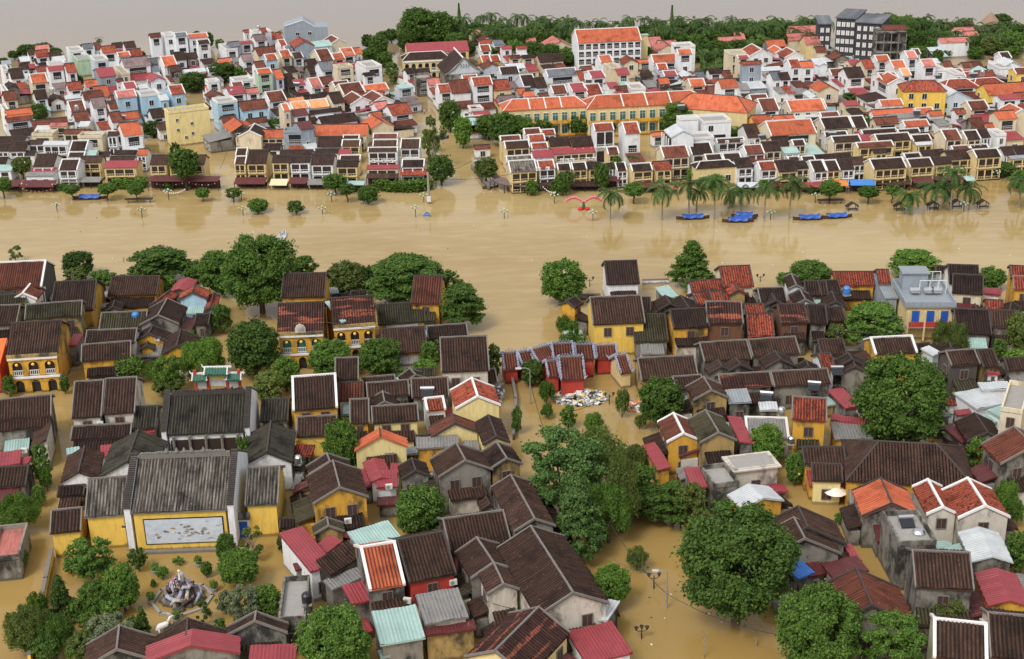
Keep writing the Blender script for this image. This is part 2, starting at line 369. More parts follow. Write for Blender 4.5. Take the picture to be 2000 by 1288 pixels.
def make_house(c, ang, L_, run, ze, zr, roof, wall, opts='', near=False, seed=0, rooft=None, name='house'):
    """c: point under ridge centre; ang: direction of ridge; front faces local -Y"""
    rng = random.Random(seed)
    root = empty(name, (c.x, c.y, 0), ang)
    hip = 'H' in opts; ins = .3 if near else .25
    tr = 'trim_white' if 'V' in opts else ('trim_grey' if 'v' in opts else 'trim_dark')
    mono = 's' in opts
    ins2 = .12 if 'V' in opts else ins
    # walls
    mb = MB(); x0, x1 = -L_/2+ins2, L_/2-ins2; y0, y1 = -run+ins, run-ins
    if mono: y1 = -ins*.2; 
    k = (zr-ze)/run; gz = lambda y: ze+(run-abs(y))*k if not mono else ze+(run+y)*k
    zb = -2
    if hip:
        x0, x1 = -L_/2-run*.75+ins, L_/2+run*.75-ins
        mb.box(((x0+x1)/2,(y0+y1)/2,(ze+zb)/2+.05),(x1-x0,y1-y0,ze-zb+.1))
    elif mono:
        zt0, zt1 = gz(y0)+.02, gz(y1)+.02
        mb.quad((x0,y0,zb),(x1,y0,zb),(x1,y0,zt0),(x0,y0,zt0)); mb.quad((x1,y1,zb),(x0,y1,zb),(x0,y1,zt1),(x1,y1,zt1))
        mb.quad((x1,y0,zb),(x1,y1,zb),(x1,y1,zt1),(x1,y0,zt0)); mb.quad((x0,y1,zb),(x0,y0,zb),(x0,y0,zt0),(x0,y1,zt1))
    else:
        zt = gz(y0)+.02
        mb.quad((x0,y0,zb),(x1,y0,zb),(x1,y0,zt),(x0,y0,zt)); mb.quad((x1,y1,zb),(x0,y1,zb),(x0,y1,zt),(x1,y1,zt))
        mb.poly([(x1,y0,zb),(x1,y1,zb),(x1,y1,zt),(x1,0,zr+.02),(x1,y0,zt)]); mb.poly([(x0,y1,zb),(x0,y0,zb),(x0,y0,zt),(x0,0,zr+.02),(x0,y1,zt)])
    mb.build('wall', 'wall_'+wall, root)
    # roof
    mb = MB(); rm = 'roof_'+roof
    if hip:
        e = run*.75; th=.14
        A,B = (-L_/2,0,zr+th),(L_/2,0,zr+th)
        p = [(-L_/2-e,-run,ze+th),(L_/2+e,-run,ze+th),(L_/2+e,run,ze+th),(-L_/2-e,run,ze+th)]
        sl = math.hypot(run, zr-ze)
        if near:
            n = int((L_+2*e)/.42)
            for sgn in (-1, 1):
                for i in range(n):   # tile rows clipped by the hips
                    for (f0, f1, hgt) in ((0,.4,0),(.4,1,.1)):
                        xa = -L_/2-e+(i+f0)*(L_+2*e)/n; xb = -L_/2-e+(i+f1)*(L_+2*e)/n; xm = (xa+xb)/2
                        t = min(1, (xm+L_/2+e)/e, (L_/2+e-xm)/e)
                        if t <= 0: continue
                        q = [(xa,sgn*run,ze+th+hgt),(xb,sgn*run,ze+th+hgt),(xb,sgn*run*(1-t),ze+(zr-ze)*t+th+hgt),(xa,sgn*run*(1-t),ze+(zr-ze)*t+th+hgt)]
                        uv = [(xa,sl),(xb,sl),(xb,sl*(1-t)),(xa,sl*(1-t))]
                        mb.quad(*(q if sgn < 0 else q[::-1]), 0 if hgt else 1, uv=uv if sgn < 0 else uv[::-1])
        mb.quad(p[0],p[1],B,A,uv=[(p[0][0],sl),(p[1][0],sl),(B[0],0),(A[0],0)]); mb.quad(p[2],p[3],A,B,uv=[(p[2][0],sl),(p[3][0],sl),(A[0],0),(B[0],0)])
        mb.poly([p[1],p[2],B],uv=[(-run,sl),(run,sl),(0,0)]); mb.poly([p[3],p[0],A],uv=[(-run,sl),(run,sl),(0,0)])
        q = [(x,y,z-th) for x,y,z in p]; mb.quad(*q[::-1])
        for i in range(4): mb.quad(q[i],q[(i+1)%4],p[(i+1)%4],p[i])
        ro = mb.build('roof', [rm, rm+'_groove_shade'], root)
        mt = MB()
        for a_, b_ in ((A,B),(A,p[0]),(A,p[3]),(B,p[1]),(B,p[2])): mt.tube([a_, b_], .16 if near else .14, 5)
        mt.build('ridge_cap', tr, ro)
    else:
        sag = .1 if (near and roof not in METAL) else 0
        am = .035 if roof in METAL else .1
        corr_slope(mb, L_, -L_/2, 0, zr, -run, ze, near, sag, .42, am)
        if not mono: corr_slope(mb, L_, -L_/2, 0, zr, run, ze, near, sag, .42, am)
        ro = mb.build('roof', [rm, rm+'_groove_shade'], root)
        if not (roof in METAL and 'V' not in opts):
            mt = MB(); w = (.34 if 'V' in opts else .22) if near else .24
            if not mono or 'V' in opts: mt.box((0,0,zr+.2),(L_+.1,w,.26))
            a = math.atan2(zr-ze, run); 
            if 'V' in opts or (near and not mono and 'e' not in opts):
                tw = (.34 if near else .24) if 'V' in opts else .16
                for sx_ in (-1, 1):
                    for sy in ((-1,) if mono else (-1, 1)):
                        X0, X1 = sx_*(L_/2-tw), sx_*(L_/2+.03); d = .22
                        P = [(X0,0,zr+.1),(X1,0,zr+.1),(X1,sy*(run+.02),ze+.1),(X0,sy*(run+.02),ze+.1)]
                        T = [(x,y,z+d) for x,y,z in P]; Q=[(x,y,z-.1) for x,y,z in P]
                        mt.quad(*T); 
                        for i in range(4): mt.quad(Q[i],Q[(i+1)%4],T[(i+1)%4],T[i])
            if mt.f: mt.build('ridge_cap', tr, ro)
    # lower front and rear wings of the deep town houses
    if not near and 'a' in opts:
        ah = min(ze*.62, rng.uniform(2.0, 3.4)); ad = rng.uniform(3.5, 6.5); aw = x1-x0-.3
        for sg in ((-1, 1) if 'A' in opts else (-1,)):
            yc = sg*(abs(y0)+ad/2); mb = MB()
            mb.box((0,yc,(ah-2)/2),(aw,ad,ah+2)); wg = mb.build('wing', 'wall_'+wall, root)
            mb = MB(); corr_slope(mb, aw+.4, -aw/2-.2, sg*(abs(y0)), ah+.75, sg*(abs(y0)+ad+.4), ah+.02, False)
            mb.build('wing_roof', 'roof_'+rng.choice(['R','Q','D','M','C','G','W','Q','V','C','T','D']), wg)
            if sg < 0 and ah > 2: 
                nw = max(1, int(aw/3))
                for i in range(nw): add_window(wg, -aw/2+(i+.5)*aw/nw, yc-ad/2, .5, 0, min(1.4, aw*.3), 1.2, 'frame')
    if near: FOOT.append((c.x, c.y, ang, L_/2, run, 0 if not mono else run))
    if near and 'n' not in opts and 'x' not in opts and not mono:
        # low lean-to roofs built against the walls
        zl = min(ze*.55, 3.1) if ze > 4 else max(1.5, ze*.62)
        def lean(side, d, frac, off):
            if side == 'f': a0, len_ = 0, (x1-x0)*frac; ox, oy, an = off*(x1-x0), y0, 0
            else:
                sg = 1 if side == 'r' else -1; len_ = (y1-y0)*frac; ox, oy, an = sg*x1, off*(y1-y0), sg*R(90)
            mb = MB(); mb.box((0,-d/2,(zl-2.5)/2),(len_-.3,d-.3,zl+1.5)); lw = mb.build('lean_to', 'wall_'+rng.choice([wall,'g','q','g']), root)
            lw.location = (ox, oy, 0); lw.rotation_euler = (0,0,an)
            rk = rng.choice(['D','M','M','D','M','G','A','C','S','T'] if ze < 5 else ['D','M','M','S','A'])
            mb = MB(); corr_slope(mb, len_, -len_/2, 0, zl+d*.32, -d-.2, zl-.1, True, 0, .42, .035 if rk in METAL else .1)
            mb.build('lean_to_roof', ['roof_'+rk, 'roof_'+rk+'_groove_shade'], lw)
        if rng.random() < .75: lean('f', rng.uniform(1.6, 2.8), rng.uniform(.7, 1), 0)
        cdd = (CAM-c).to_2d().normalized().dot(Vector((math.cos(ang), math.sin(ang))))
        if abs(cdd) > .3 and rng.random() < .5: lean('r' if cdd > 0 else 'l', rng.uniform(1.6, 2.8), rng.uniform(.6, .9), 0)
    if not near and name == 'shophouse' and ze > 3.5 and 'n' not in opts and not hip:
        # columned galleries on both storeys, their shade painted as flat dark panels
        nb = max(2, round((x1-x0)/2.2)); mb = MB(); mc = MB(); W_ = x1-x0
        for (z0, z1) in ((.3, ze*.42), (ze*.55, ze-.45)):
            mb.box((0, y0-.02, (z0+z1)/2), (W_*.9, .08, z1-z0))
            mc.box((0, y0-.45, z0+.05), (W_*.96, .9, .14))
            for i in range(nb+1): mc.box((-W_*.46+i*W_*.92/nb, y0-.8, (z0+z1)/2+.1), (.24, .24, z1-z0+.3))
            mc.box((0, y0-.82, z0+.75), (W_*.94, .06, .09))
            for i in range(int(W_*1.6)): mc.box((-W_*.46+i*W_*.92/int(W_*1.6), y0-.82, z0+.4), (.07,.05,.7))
        mb.build('gallery_shade_panel', 'dark_wood', root); mc.build('gallery', 'wall_'+(wall if wall != 'w' else 'w'), root)
        opts += 'n'
    # openings
    style = rooft or ('loggia' if wall in 'wcpn' and not near else ('wood' if near else 'frame'))
    if 'n' not in opts:
        if ze > 2.2: facade(root, rng, x0+.4, x1-.4, y0, 0, ze, wall, style)
        # gable wall that looks to the camera
        cd = (CAM-c).to_2d().normalized(); axx = Vector((math.cos(ang), math.sin(ang)))
        dd = cd.dot(axx)
        if not hip and not mono and abs(dd) > .35 and 2*run > 4:
            s_ = 1 if dd > 0 else -1
            # local frame: wall at x=s*x1, outward s*X
            facade(root, rng, y0+.5, y1-.5, -(x1), R(90)*s_, ze if ze>2.5 else 2.6, wall, 'frame' if style=='loggia' else style)
    return root
def run_of(A, d, E):
    n = Vector((-d.y, d.x)); return (E-A).to_2d().dot(n)
SEED = [100]
def mnt(roof, wall, mono, flat, storeys):
    kind = 'shed' if (mono and roof in METAL) else 'house'
    return f"{ROOFN[roof].replace(' ','-')}-roofed {WALLN[wall]} {kind}"
def near_house(p1, p2, p3, h, roof, wall, opts=''):
    SEED[0] += 1
    tanp = .32 if roof in METAL and 's' not in opts else (.14 if roof in METAL else .52)
    if 'p' in opts: tanp = .62
    lo, hi = h, h+9.0
    E = unproj(*p3, h)
    A = unproj(*p1, h); B = unproj(*p2, h); sg = 1 if run_of(A, (B-A).to_2d().normalized(), E) > 0 else -1
    for _ in range(40):
        zr = (lo+hi)/2; A = unproj(*p1, zr); B = unproj(*p2, zr); d = (B-A).to_2d().normalized()
        if zr-h-tanp*sg*run_of(A, d, E) > 0: hi = zr
        else: lo = zr
    A = unproj(*p1, zr); B = unproj(*p2, zr); d = (B-A).to_2d().normalized(); run = run_of(A, d, E)
    if run > 0: d = -d                       # local -Y must point to the eave side
    run = min(max(abs(run), 1.0), 14)
    L_ = (B-A).to_2d().length; ang = math.atan2(d.y, d.x)
    if 'H' in opts: pass
    c = (A+B)/2
    o = make_house(c, ang, L_, run, h, h+tanp*run, roof, wall, opts, near=True, seed=SEED[0], name='shed' if ('s' in opts and roof in METAL) else 'house')
    mono = 's' in opts
    reg(o, mnt(roof, wall, mono, False, 1), 'shed' if (mono and roof in METAL) else 'house', GRP['near'], ((p1[0]+p2[0]+p3[0])/3, (p1[1]+p2[1]+p3[1])/3))
    return o
def far_house(xl, xr, yr, ye, h, roof, wall, psi, opts='', grp='far'):
    SEED[0] += 1
    xm = (xl+xr)/2; tanp = .5 if roof not in METAL else .3
    d = Vector((math.cos(psi), math.sin(psi)))
    if 'g' in opts:   # gable to the camera
        Fc = unproj(xm, ye, h); s = ppm(Fc)
        dxm = abs(proj(Fc+d.to_3d())[0]-proj(Fc-d.to_3d())[0])/2
        W = (xr-xl)/dxm; run = W/2; depth = max(7, min(14, W*1.2)); back = Vector((-d.y, d.x))
        c = Fc+back.to_3d()*depth/2; ang = psi-math.pi/2
        # ridge runs along back; front gable is at local +X
        o = make_house(c, ang, depth, run, h, h+.5*run, roof, wall, opts, seed=SEED[0], name=FARN[0])
    else:
        lo, hi = h, h+7; E = unproj(xm, ye, h)
        for _ in range(30):
            zr = (lo+hi)/2; A = unproj(xm, yr, zr)
            if zr-h+tanp*run_of(A, d, E) > 0: hi = zr
            else: lo = zr
        A = unproj(xm, yr, zr); run = min(max(abs(run_of(A, d, E)), 1.3), 8)
        dxm = abs(proj(A+d.to_3d())[0]-proj(A-d.to_3d())[0])/2
        L_ = (xr-xl)/dxm
        o = make_house(A, psi, L_, run, h, h+tanp*run, roof, wall, opts, seed=SEED[0], name=FARN[0])
    reg(o, mnt(roof, wall, False, False, 1).replace('house', FARN[0]), FARN[0], GRP[grp], (xm, (yr+ye)/2))
    return o
def flat_house(P1, P2, P3, h, roof, wall, opts='', near=False, psi=None, grp=None, flatmat=None):
    """P1-P2 back edge (px), P3 a front corner (px): flat roof at height h with a parapet"""
    SEED[0] += 1; rng = random.Random(SEED[0])
    A = unproj(*P1, h); B = unproj(*P2, h); E = unproj(*P3, h)
    if psi is not None:
        d = Vector((math.cos(psi), math.sin(psi))); M_ = (A+B)/2
        dxm = abs(proj(M_+d.to_3d())[0]-proj(M_-d.to_3d())[0])/2; L_ = abs(P2[0]-P1[0])/dxm
    else: d = (B-A).to_2d().normalized(); L_ = (B-A).to_2d().length; M_ = (A+B)/2
    dep = run_of(M_, d, E)
    if dep > 0: d = -d
    dep = max(abs(dep), 2.0); ang = math.atan2(d.y, d.x); n = Vector((-d.y, d.x)).to_3d()
    c = M_-n*dep/2
    if near: FOOT.append((c.x, c.y, ang, L_/2, dep/2, 0))
    root = empty('shed' if roof in METAL else 'flat_roofed_house', (c.x, c.y, 0), ang)
    mb = MB(); 
    pw = .25 if roof in METAL else 0
    mb.box((0,0,(h-2.1)/2),(L_-2*pw,dep-2*pw,h+1.9)); mb.build('wall', 'wall_'+wall, root)
    if roof in METAL:
        mb = MB(); tilt = .25 if 't' in opts else .0
        n_ = max(2, int(L_/.4)); 
        corr_slope(mb, L_, -L_/2, dep/2, h+tilt, -dep/2, h-tilt*.3, near, 0, .4, .035)
        mb.build('roof', ['roof_'+roof, 'roof_'+roof+'_groove_shade'], root)
    else:
        mb = MB(); mb.quad((-L_/2,-dep/2,h),(L_/2,-dep/2,h),(L_/2,dep/2,h),(-L_/2,dep/2,h), uv=[(0,0),(L_,0),(L_,dep),(0,dep)])
        for v in range(4): mb.v[v] = (mb.v[v][0], mb.v[v][1], h+.02)
        mb.build('roof', 'roof_'+roof if 'roof_'+roof in MATS else 'concrete', root)
        mb = MB(); ph = .7; t = .2
        if 'o' in opts: mb.box((0,0,h-.12),(L_+.8,dep+.8,.22)); ph = .1
        for (cx, cy, dx, dy) in ((0,-dep/2+t/2,L_,t),(0,dep/2-t/2,L_,t),(-L_/2+t/2,0,t,dep-2*t),(L_/2-t/2,0,t,dep-2*t)):
            mb.box((cx,cy,h+.03+ph/2),(dx+.06,dy+.0,ph))
        mb.build('parapet', 'trim_white' if wall in 'wpb' else 'wall_'+wall, root)
    if 'k' in opts:
        for lx, lz in ((-.3,.75),(-.3,.45),(.05,.6),(.05,.3),(-.12,.2)): add_window(root, L_*lx, -dep/2, h*lz, 0, .7, .8, 'frame')
    if 'n' not in opts: facade(root, rng, -L_/2+.5, L_/2-.5, -dep/2+pw, 0, h, wall, 'wood' if near else ('loggia' if rng.random() < .6 else 'frame'))
    k = 'shed' if roof in METAL else 'flat-roofed house'
    lk = f"flat {ROOFN[roof].replace(' ','-')}-roofed {WALLN[wall]} shed" if roof in METAL else f"{WALLN[wall]} flat-roofed house"
    reg(o := root, lk, 'shed' if roof in METAL else 'house', grp or GRP['near' if near else 'far'], ((P1[0]+P2[0]+P3[0])/3, (P1[1]+P2[1]+P3[1])/3))
    return root
TILE = {}
for i in range(5):
    TILE['F%d' % (i+1)] = (400*i, 0, 4.955); TILE['G%d' % (i+1)] = (400*i, 230, 4.955)
    TILE['N%d' % (i+1)] = (400*i, 450, 4.955); TILE['S%d' % (i+1)] = (400*i, 690, 4.955)
for i in range(4): TILE['W%d' % (i+1)] = (500*i, 930, 3.598)
def tx(t, x, y):
    ox, oy, s = TILE[t]; return (ox+x*10/s, oy+y*10/s)
# ------------------------------------------------------------------ far bank houses (roof edges read off the photo, then stood on the ground)
FAR = """
#F1 25
34 47 44 49 6 P w
26 33 49 54 6 M w
33 46 49 56 6 R w
47 58 51 58 5 M w
33 46 57 62 4 D w
8 21 67 77 5 D w
34 44 65 70 5 R w
b 45 61 61 64 8 w
45 60 63 69 7 C w
62 72 62 71 7 R w
28 44 72 81 7 O c V
g 5 19 82 87 5 D g
2 15 89 98 6 Q c
32 44 88 97 5 D w
5 30 106 113 7 O w
5 30 112 118 6 Q p
b 64 77 47 51 6 w
b 68 82 52 60 5 n
79 89 43 48 7 B w
90 97 42 49 6 Q w
97 111 45 52 7 R w
108 118 42 47 4 M w
119 130 41 47 5 M w
122 136 48 55 5 R w
113 125 51 55 6 O w V
b 87 100 55 60 7 p
92 109 66 75 6 C s
b 110 118 66 74 5 c
117 143 56 65 6 V w
144 153 57 63 5 B w
155 168 55 65 6 O w V
167 178 51 59 6 D w
179 190 52 57 6 M g
144 155 33 37 10 Q w
b 156 166 33 36 10 w
168 180 32 36 10 B w V
181 200 33 37 9 O w V
190 202 39 43 8 D w V
64 78 80 88 5 R w
81 93 78 84 5 O w
90 103 84 95 6 O p
79 98 89 97 6 Q w
87 100 95 105 8 V w
106 112 93 106 4 Q w
118 130 80 87 5 C w V
111 130 88 95 7 P b V
b 132 150 89 94 7 b
g 146 161 73 79 9 C w
162 176 83 92 7 R b V
144 157 106 115 5 D w
b 159 198 105 109 9 l nk
105 116 109 119 6 Q w
115 133 109 116 5 O b
115 134 119 132 7 O w
65 80 98 108 5 Q w V
70 84 109 118 5 Q w
g 49 63 94 99 3 D w
62 80 92 96 3 W w
30 65 116 124 4 Q w
b 0 6 65 70 6 w
b 0 4 84 92 7 w
b 0 5 103 110 7 w
18 31 55 60 4 W u
1 10 59 63 6 Z w
19 27 62 68 4 D w
50 62 55 60 6 W w
112 119 77 80 5 Q w
133 146 82 86 5 W n
163 174 64 70 5 M g
175 198 67 71 4 W w
146 153 64 70 4 B w
104 116 98 106 4 Q w
152 161 92 98 6 W b
#F2 25
37 43 30 32 8 R w
b 43 60 30 33 9 w
53 59 28 32 10 R w
46 58 34 40 8 V w
61 67 32 39 6 R w
68 73 32 38 6 R w
70 77 39 46 7 R w V
22 33 41 46 7 B s
33 45 40 43 7 C w
48 67 46 54 5 Q c
57 68 53 59 7 R b V
71 81 49 56 7 O c V
83 93 51 57 6 M w V
76 84 45 49 7 V w V
34 45 53 60 6 V w
12 24 57 64 4 O w
2 12 66 70 4 D w V
47 57 60 68 6 Q w
49 63 67 72 9 O n V
65 73 68 77 7 O p
75 84 72 86 4 D g
97 107 58 63 5 D g
98 109 64 72 4 D g
109 122 60 69 6 B w
106 119 48 60 6 Q c V
122 133 52 58 6 O c V
122 136 61 66 5 C c
b 124 139 64 67 8 c
100 120 40 46 6 T p
g 121 139 37 43 6 Q c V
130 142 47 55 6 O w V
143 150 47 53 6 O w
146 157 59 63 6 Q w
b 147 162 61 67 7 w
153 164 71 74 6 D w
85 95 77 83 5 C w
99 110 76 86 5 P w V
110 122 75 82 5 Q w
123 138 79 88 5 Q c V
129 150 81 92 5 Q c V
152 175 82 89 5 O w V
150 172 90 95 5 R w
g 141 164 92 101 5 Q w V
g 161 184 91 100 5 Q w V
148 162 89 95 4 P w
25 36 80 84 7 Q w V
20 36 84 92 6 C w
0 11 83 87 4 P w
39 51 86 91 6 P w
b 0 11 78 81 6 w
b 24 42 76 80 6 w
g 5 22 88 96 6 Q w
b 7 26 96 101 8 b
32 58 98 107 6 Q b
58 75 89 99 6 Q w V
75 95 95 101 4 L w
82 98 99 106 6 L w V
99 117 97 105 5 L w V
87 101 91 97 4 D c
101 112 92 97 4 D c
119 131 90 101 6 D c
110 119 90 96 4 D c
73 80 101 108 9 O c V
82 97 106 113 7 A w
97 132 107 110 4 D w
15 30 113 119 4 Q p
40 60 115 120 4 Q w
g 25 50 116 127 5 O g
110 145 112 120 4 D w
88 102 118 126 8 A s
b 146 170 112 118 4 g
159 170 109 115 4 O w
163 176 99 106 5 P w
176 196 101 112 5 R w
g 161 184 115 124 4 O c
193 204 67 72 5 D w
185 200 82 86 6 T p
b 13 24 44 50 6 w
#F3 14
67 79 39 43 4 R w
80 90 39 44 4 B w
67 77 44 50 5 R w V
88 98 45 48 5 C w
103 113 45 48 5 R w
68 77 54 61 5 R o V
77 86 54 60 5 R o V
96 107 55 57 5 Q c
108 120 54 57 5 D c
123 136 53 61 4 D c
136 147 53 60 4 D c
g 71 89 61 67 4 Q p
86 104 65 72 6 D p V
92 110 62 67 5 W p
106 119 73 86 4 D p V
119 130 76 86 4 D w
131 160 67 74 6 B w V
165 176 65 69 5 R w
161 174 69 78 5 R c
172 186 69 76 7 C w V
182 194 54 61 6 O w V
136 150 83 91 4 Q w V
153 168 81 89 5 C w V
168 183 82 92 4 R c V
190 200 80 86 5 C w
b 188 198 63 68 6 c
16 28 76 83 4 P w
b 3 18 73 78 5 g
7 19 67 72 5 D w
26 40 82 90 6 R w V
37 56 78 91 6 Q w
50 65 73 79 6 R w V
59 78 75 83 8 R w V
77 95 78 88 6 R y
103 112 86 92 4 O p
110 120 89 94 4 O p
124 134 91 94 4 Q w
85 100 93 98 4 V s
52 72 113 121 3 Q w V
61 77 108 112 3 C w
g 135 158 37 46 3 P c
120 128 34 40 3 P c
112 120 37 42 3 P c
g 68 82 36 40 4 Q w
b 178 190 84 88 4 w
b 56 68 104 108 3 w
#F4 9
32 44 36 45 3 P c
g 42 62 40 49 4 P c
60 74 48 53 9 O w V
b 55 73 43 47 9 w
35 60 53 61 6 O w V
22 37 58 61 5 O c
g 9 24 57 62 5 R c
0 12 66 73 5 C c
40 50 62 68 5 R p V
46 59 69 74 5 C p V
25 36 71 75 4 D g
42 52 76 82 5 O g
g 48 58 80 87 4 D g
71 86 77 84 5 O c V
66 80 75 78 5 R c
g 67 79 67 76 5 W w
77 86 70 76 4 B w
90 103 67 72 5 D w
103 112 69 76 4 Q w
100 117 77 86 8 O w
89 98 84 94 3 Q g
118 128 81 88 4 G w
b 106 122 50 54 8 c
118 129 54 57 8 C c V
122 142 60 63 9 R s
g 130 154 46 55 5 R w V
146 164 39 46 5 O g
g 155 168 47 52 5 O w V
g 165 184 48 56 5 R w V
167 178 58 66 8 R w V
179 191 60 66 8 O w
150 160 70 78 6 B w
158 168 71 78 6 D w
190 202 57 63 7 W w
130 147 92 100 5 Q w V
138 155 96 108 5 Q w V
166 200 97 108 5 O c V
120 130 109 112 4 R c
132 150 112 120 5 O Y
153 173 112 118 4 O c
125 137 121 132 3 Q c
146 190 117 131 6 O c V
b 60 78 114 117 9 w
b 78 105 113 120 8 w
7 22 119 130 8 R w V
0 12 84 92 4 Q c
0 8 89 93 4 C w
b 10 24 82 88 4 w
140 160 65 69 4 W w
g 190 200 88 96 5 W b
100 122 36 40 3 P c
170 182 86 92 3 G w
#F5 9
g 13 30 50 58 3 Q g
b 44 62 45 49 5 w
67 80 46 50 6 D w V
82 92 50 57 7 P w V
89 96 48 53 7 Q w V
53 66 54 60 6 O w V
27 37 58 63 5 C c
40 50 58 67 6 R c
68 81 59 67 6 O w V
97 110 58 65 7 P w V
107 114 57 62 5 W w
118 127 60 66 4 Q c
137 145 61 66 4 Q c
146 156 60 65 4 Q c
173 183 51 57 5 D w V
150 168 69 75 4 R w
130 137 67 71 4 C w V
139 148 70 75 4 R w V
b 163 180 62 68 4 w
9 25 67 73 5 Q w V
23 40 66 76 6 D w
g 0 9 58 64 7 W w
77 86 67 74 6 L w V
56 73 71 79 7 C w V
g 66 88 73 82 7 O w V
187 202 66 72 6 Q Y V
125 142 77 86 5 R w HV
152 170 76 84 5 R w HV
158 202 81 92 5 O Y
g 115 150 86 98 5 W p
172 190 92 97 7 C w
188 204 90 96 5 R w
g -1 20 81 89 6 O c
22 36 98 103 4 C c
-4 4 97 106 4 O w V
57 79 97 103 5 O w V
50 92 106 111 4 O w
92 109 105 111 4 O w V
105 118 108 113 4 O w
142 160 98 107 5 Q c V
130 140 106 111 5 R w
158 172 105 110 4 R c
169 188 108 116 7 O c
g 186 206 101 112 7 O c V
52 75 114 121 5 Q c
80 104 117 123 5 O w V
67 95 110 115 4 G w
0 28 114 125 5 D c V
29 42 113 124 5 D c V
144 157 115 126 4 Q g
160 170 120 127 4 O w
0 18 109 113 4 Q w V
104 118 46 50 3 W g
g 180 196 58 64 4 W p
g 156 172 66 73 4 T p
g 108 124 58 64 4 Q c
27 40 46 49 4 T g
b 0 10 47 52 4 g
b 100 112 64 70 5 w
b 120 128 68 74 5 w
#G1 -2
0 26 19 25 4 D w
12 28 24 33 4 D w
0 12 26 33 4 D w
0 8 39 47 3 D w
28 47 23 26 5 M w
43 68 23 27 5 W w
13 35 33 37 3 D w
36 56 36 48 4 D w
70 86 23 32 5 D w V
67 83 34 38 4 D w V
60 78 41 51 4.5 D w V
78 100 38 44 4.5 M y
93 107 34 38 3 M w
111 133 33 36 4 D w
107 131 38 42 4.5 M w
103 135 42 49 4.5 C y
105 115 15 18 6 M w
115 134 5 17 6 O w
b 80 103 16 20 6 c
49 66 5 9 5 P c
62 88 12 16 5 Q c
134 144 31 37 4 O w
147 164 37 46 5 M y
165 200 37 46 5 M y
31 55 49 53 3 C w
26 54 53 57 3 G w
b 105 117 15 19 5 w
36 50 8 13 4 W c
b 36 56 14 18 4 c
85 95 32 37 4 T c
0 14 46 52 3 T w
78 88 4 9 5 W c
#G2 -2
g 32 55 14 19 5 D c V
55 79 12 20 4 O c
b 78 103 12 15 7 s
82 103 26 31 3 R s
110 133 19 29 4 D w
134 150 18 21 4 D w V
133 151 22 28 4.5 M y V
31 42 30 37 4.5 M y V
30 41 38 45 5 M y V
43 62 32 45 5 D y
73 105 32 37 4 D w
66 83 37 44 5 D y
83 103 38 44 5 D w
104 126 36 46 5 D w
107 131 31 35 4 D w
131 151 37 41 4 D y V
128 149 42 48 5 D y
163 187 16 20 5 Q w V
163 187 22 28 5 M w V
158 187 30 33 5 M w V
157 188 46 50 4 C c
190 209 21 30 5 M w V
191 213 41 48 4.5 D w V
58 74 26 32 3 D w
108 158 7 18 4 O c
130 142 31 36 4 C y
#G3 9
87 107 18 22 6 Q y V
91 115 23 30 6 M y V
110 126 11 16 6 Q w V
127 140 12 17 5 R w V
114 130 17 23 7 R w V
117 133 25 30 6 R w V
118 137 32 39 5 C w
93 118 38 41 5 K w V
95 121 42 53 5 K y V
123 139 42 50 5 R w V
134 154 20 28 5 D y
155 183 19 28 5 D y
137 178 29 35 4 C c
142 155 45 51 4.5 D y V
156 170 44 51 4.5 D y V
171 183 44 50 4.5 D y
177 196 6 13 9 R w V
190 201 29 36 5 Q y V
190 199 45 50 4 D w
62 78 27 31 2.5 Q w
#G4 9
44 69 28 39 5.5 Q c V
71 92 25 36 5 D w V
15 35 45 52 4.5 D y V
37 53 43 51 4.5 R y
0 10 44 52 4 D w V
87 103 36 42 4.5 D c V
83 110 42 49 4.5 D y HV
104 121 35 43 4.5 D w V
115 131 40 49 4.5 D w
98 125 21 24 5 M w V
124 142 27 36 6 Q w V
128 147 38 43 4.5 Q w
138 154 43 51 4.5 R w V
142 158 24 33 5 D c
151 168 19 28 4 D c
164 176 18 21 4 D w V
171 183 22 27 5 D c V
155 173 42 53 4.5 D y
172 186 43 50 4.5 D c
167 178 39 42 4 D w V
180 193 38 42 4.5 D w V
188 202 42 53 4.5 D w V
185 198 1 10 4 D g
124 137 7 20 4 M w
g 55 78 12 19 9 W w
74 82 16 20 6 M w
161 176 29 35 4 T w
35 48 15 18 3 O w
b 68 90 16 22 7 w
#G5 9
40 74 12 15 4 D w V
4 26 14 18 4 D w V
11 38 18 24 5 D c V
38 51 17 23 4 C c
53 86 16 23 5 D y V
88 106 17 23 4.5 D y V
75 96 12 15 4 D w V
35 70 24 29 5 Q y V
51 64 31 35 4 D y
117 133 12 22 6 Q c V
138 152 13 22 6 D c V
153 162 12 20 5 D w
b 162 171 13 19 5 w
127 144 29 31 4 Q w V
145 162 28 30 4 D w V
81 97 35 39 4 D w V
-6 30 36 41 4 D w
2 16 42 52 4.5 D y V
17 30 41 51 4.5 D w
29 42 39 46 4.5 M w
48 80 40 50 5 D y V
84 107 40 48 4.5 D y V
108 126 39 46 4 D y
98 120 32 39 4 D y
121 148 32 41 4.5 D y
148 172 31 39 5.5 D y V
175 186 29 37 4.5 D w
187 204 28 36 4.5 D w
92 108 24 27 4 W y
183 204 37 40 4 Z y
"""
t = 'F1'; psi = R(20)
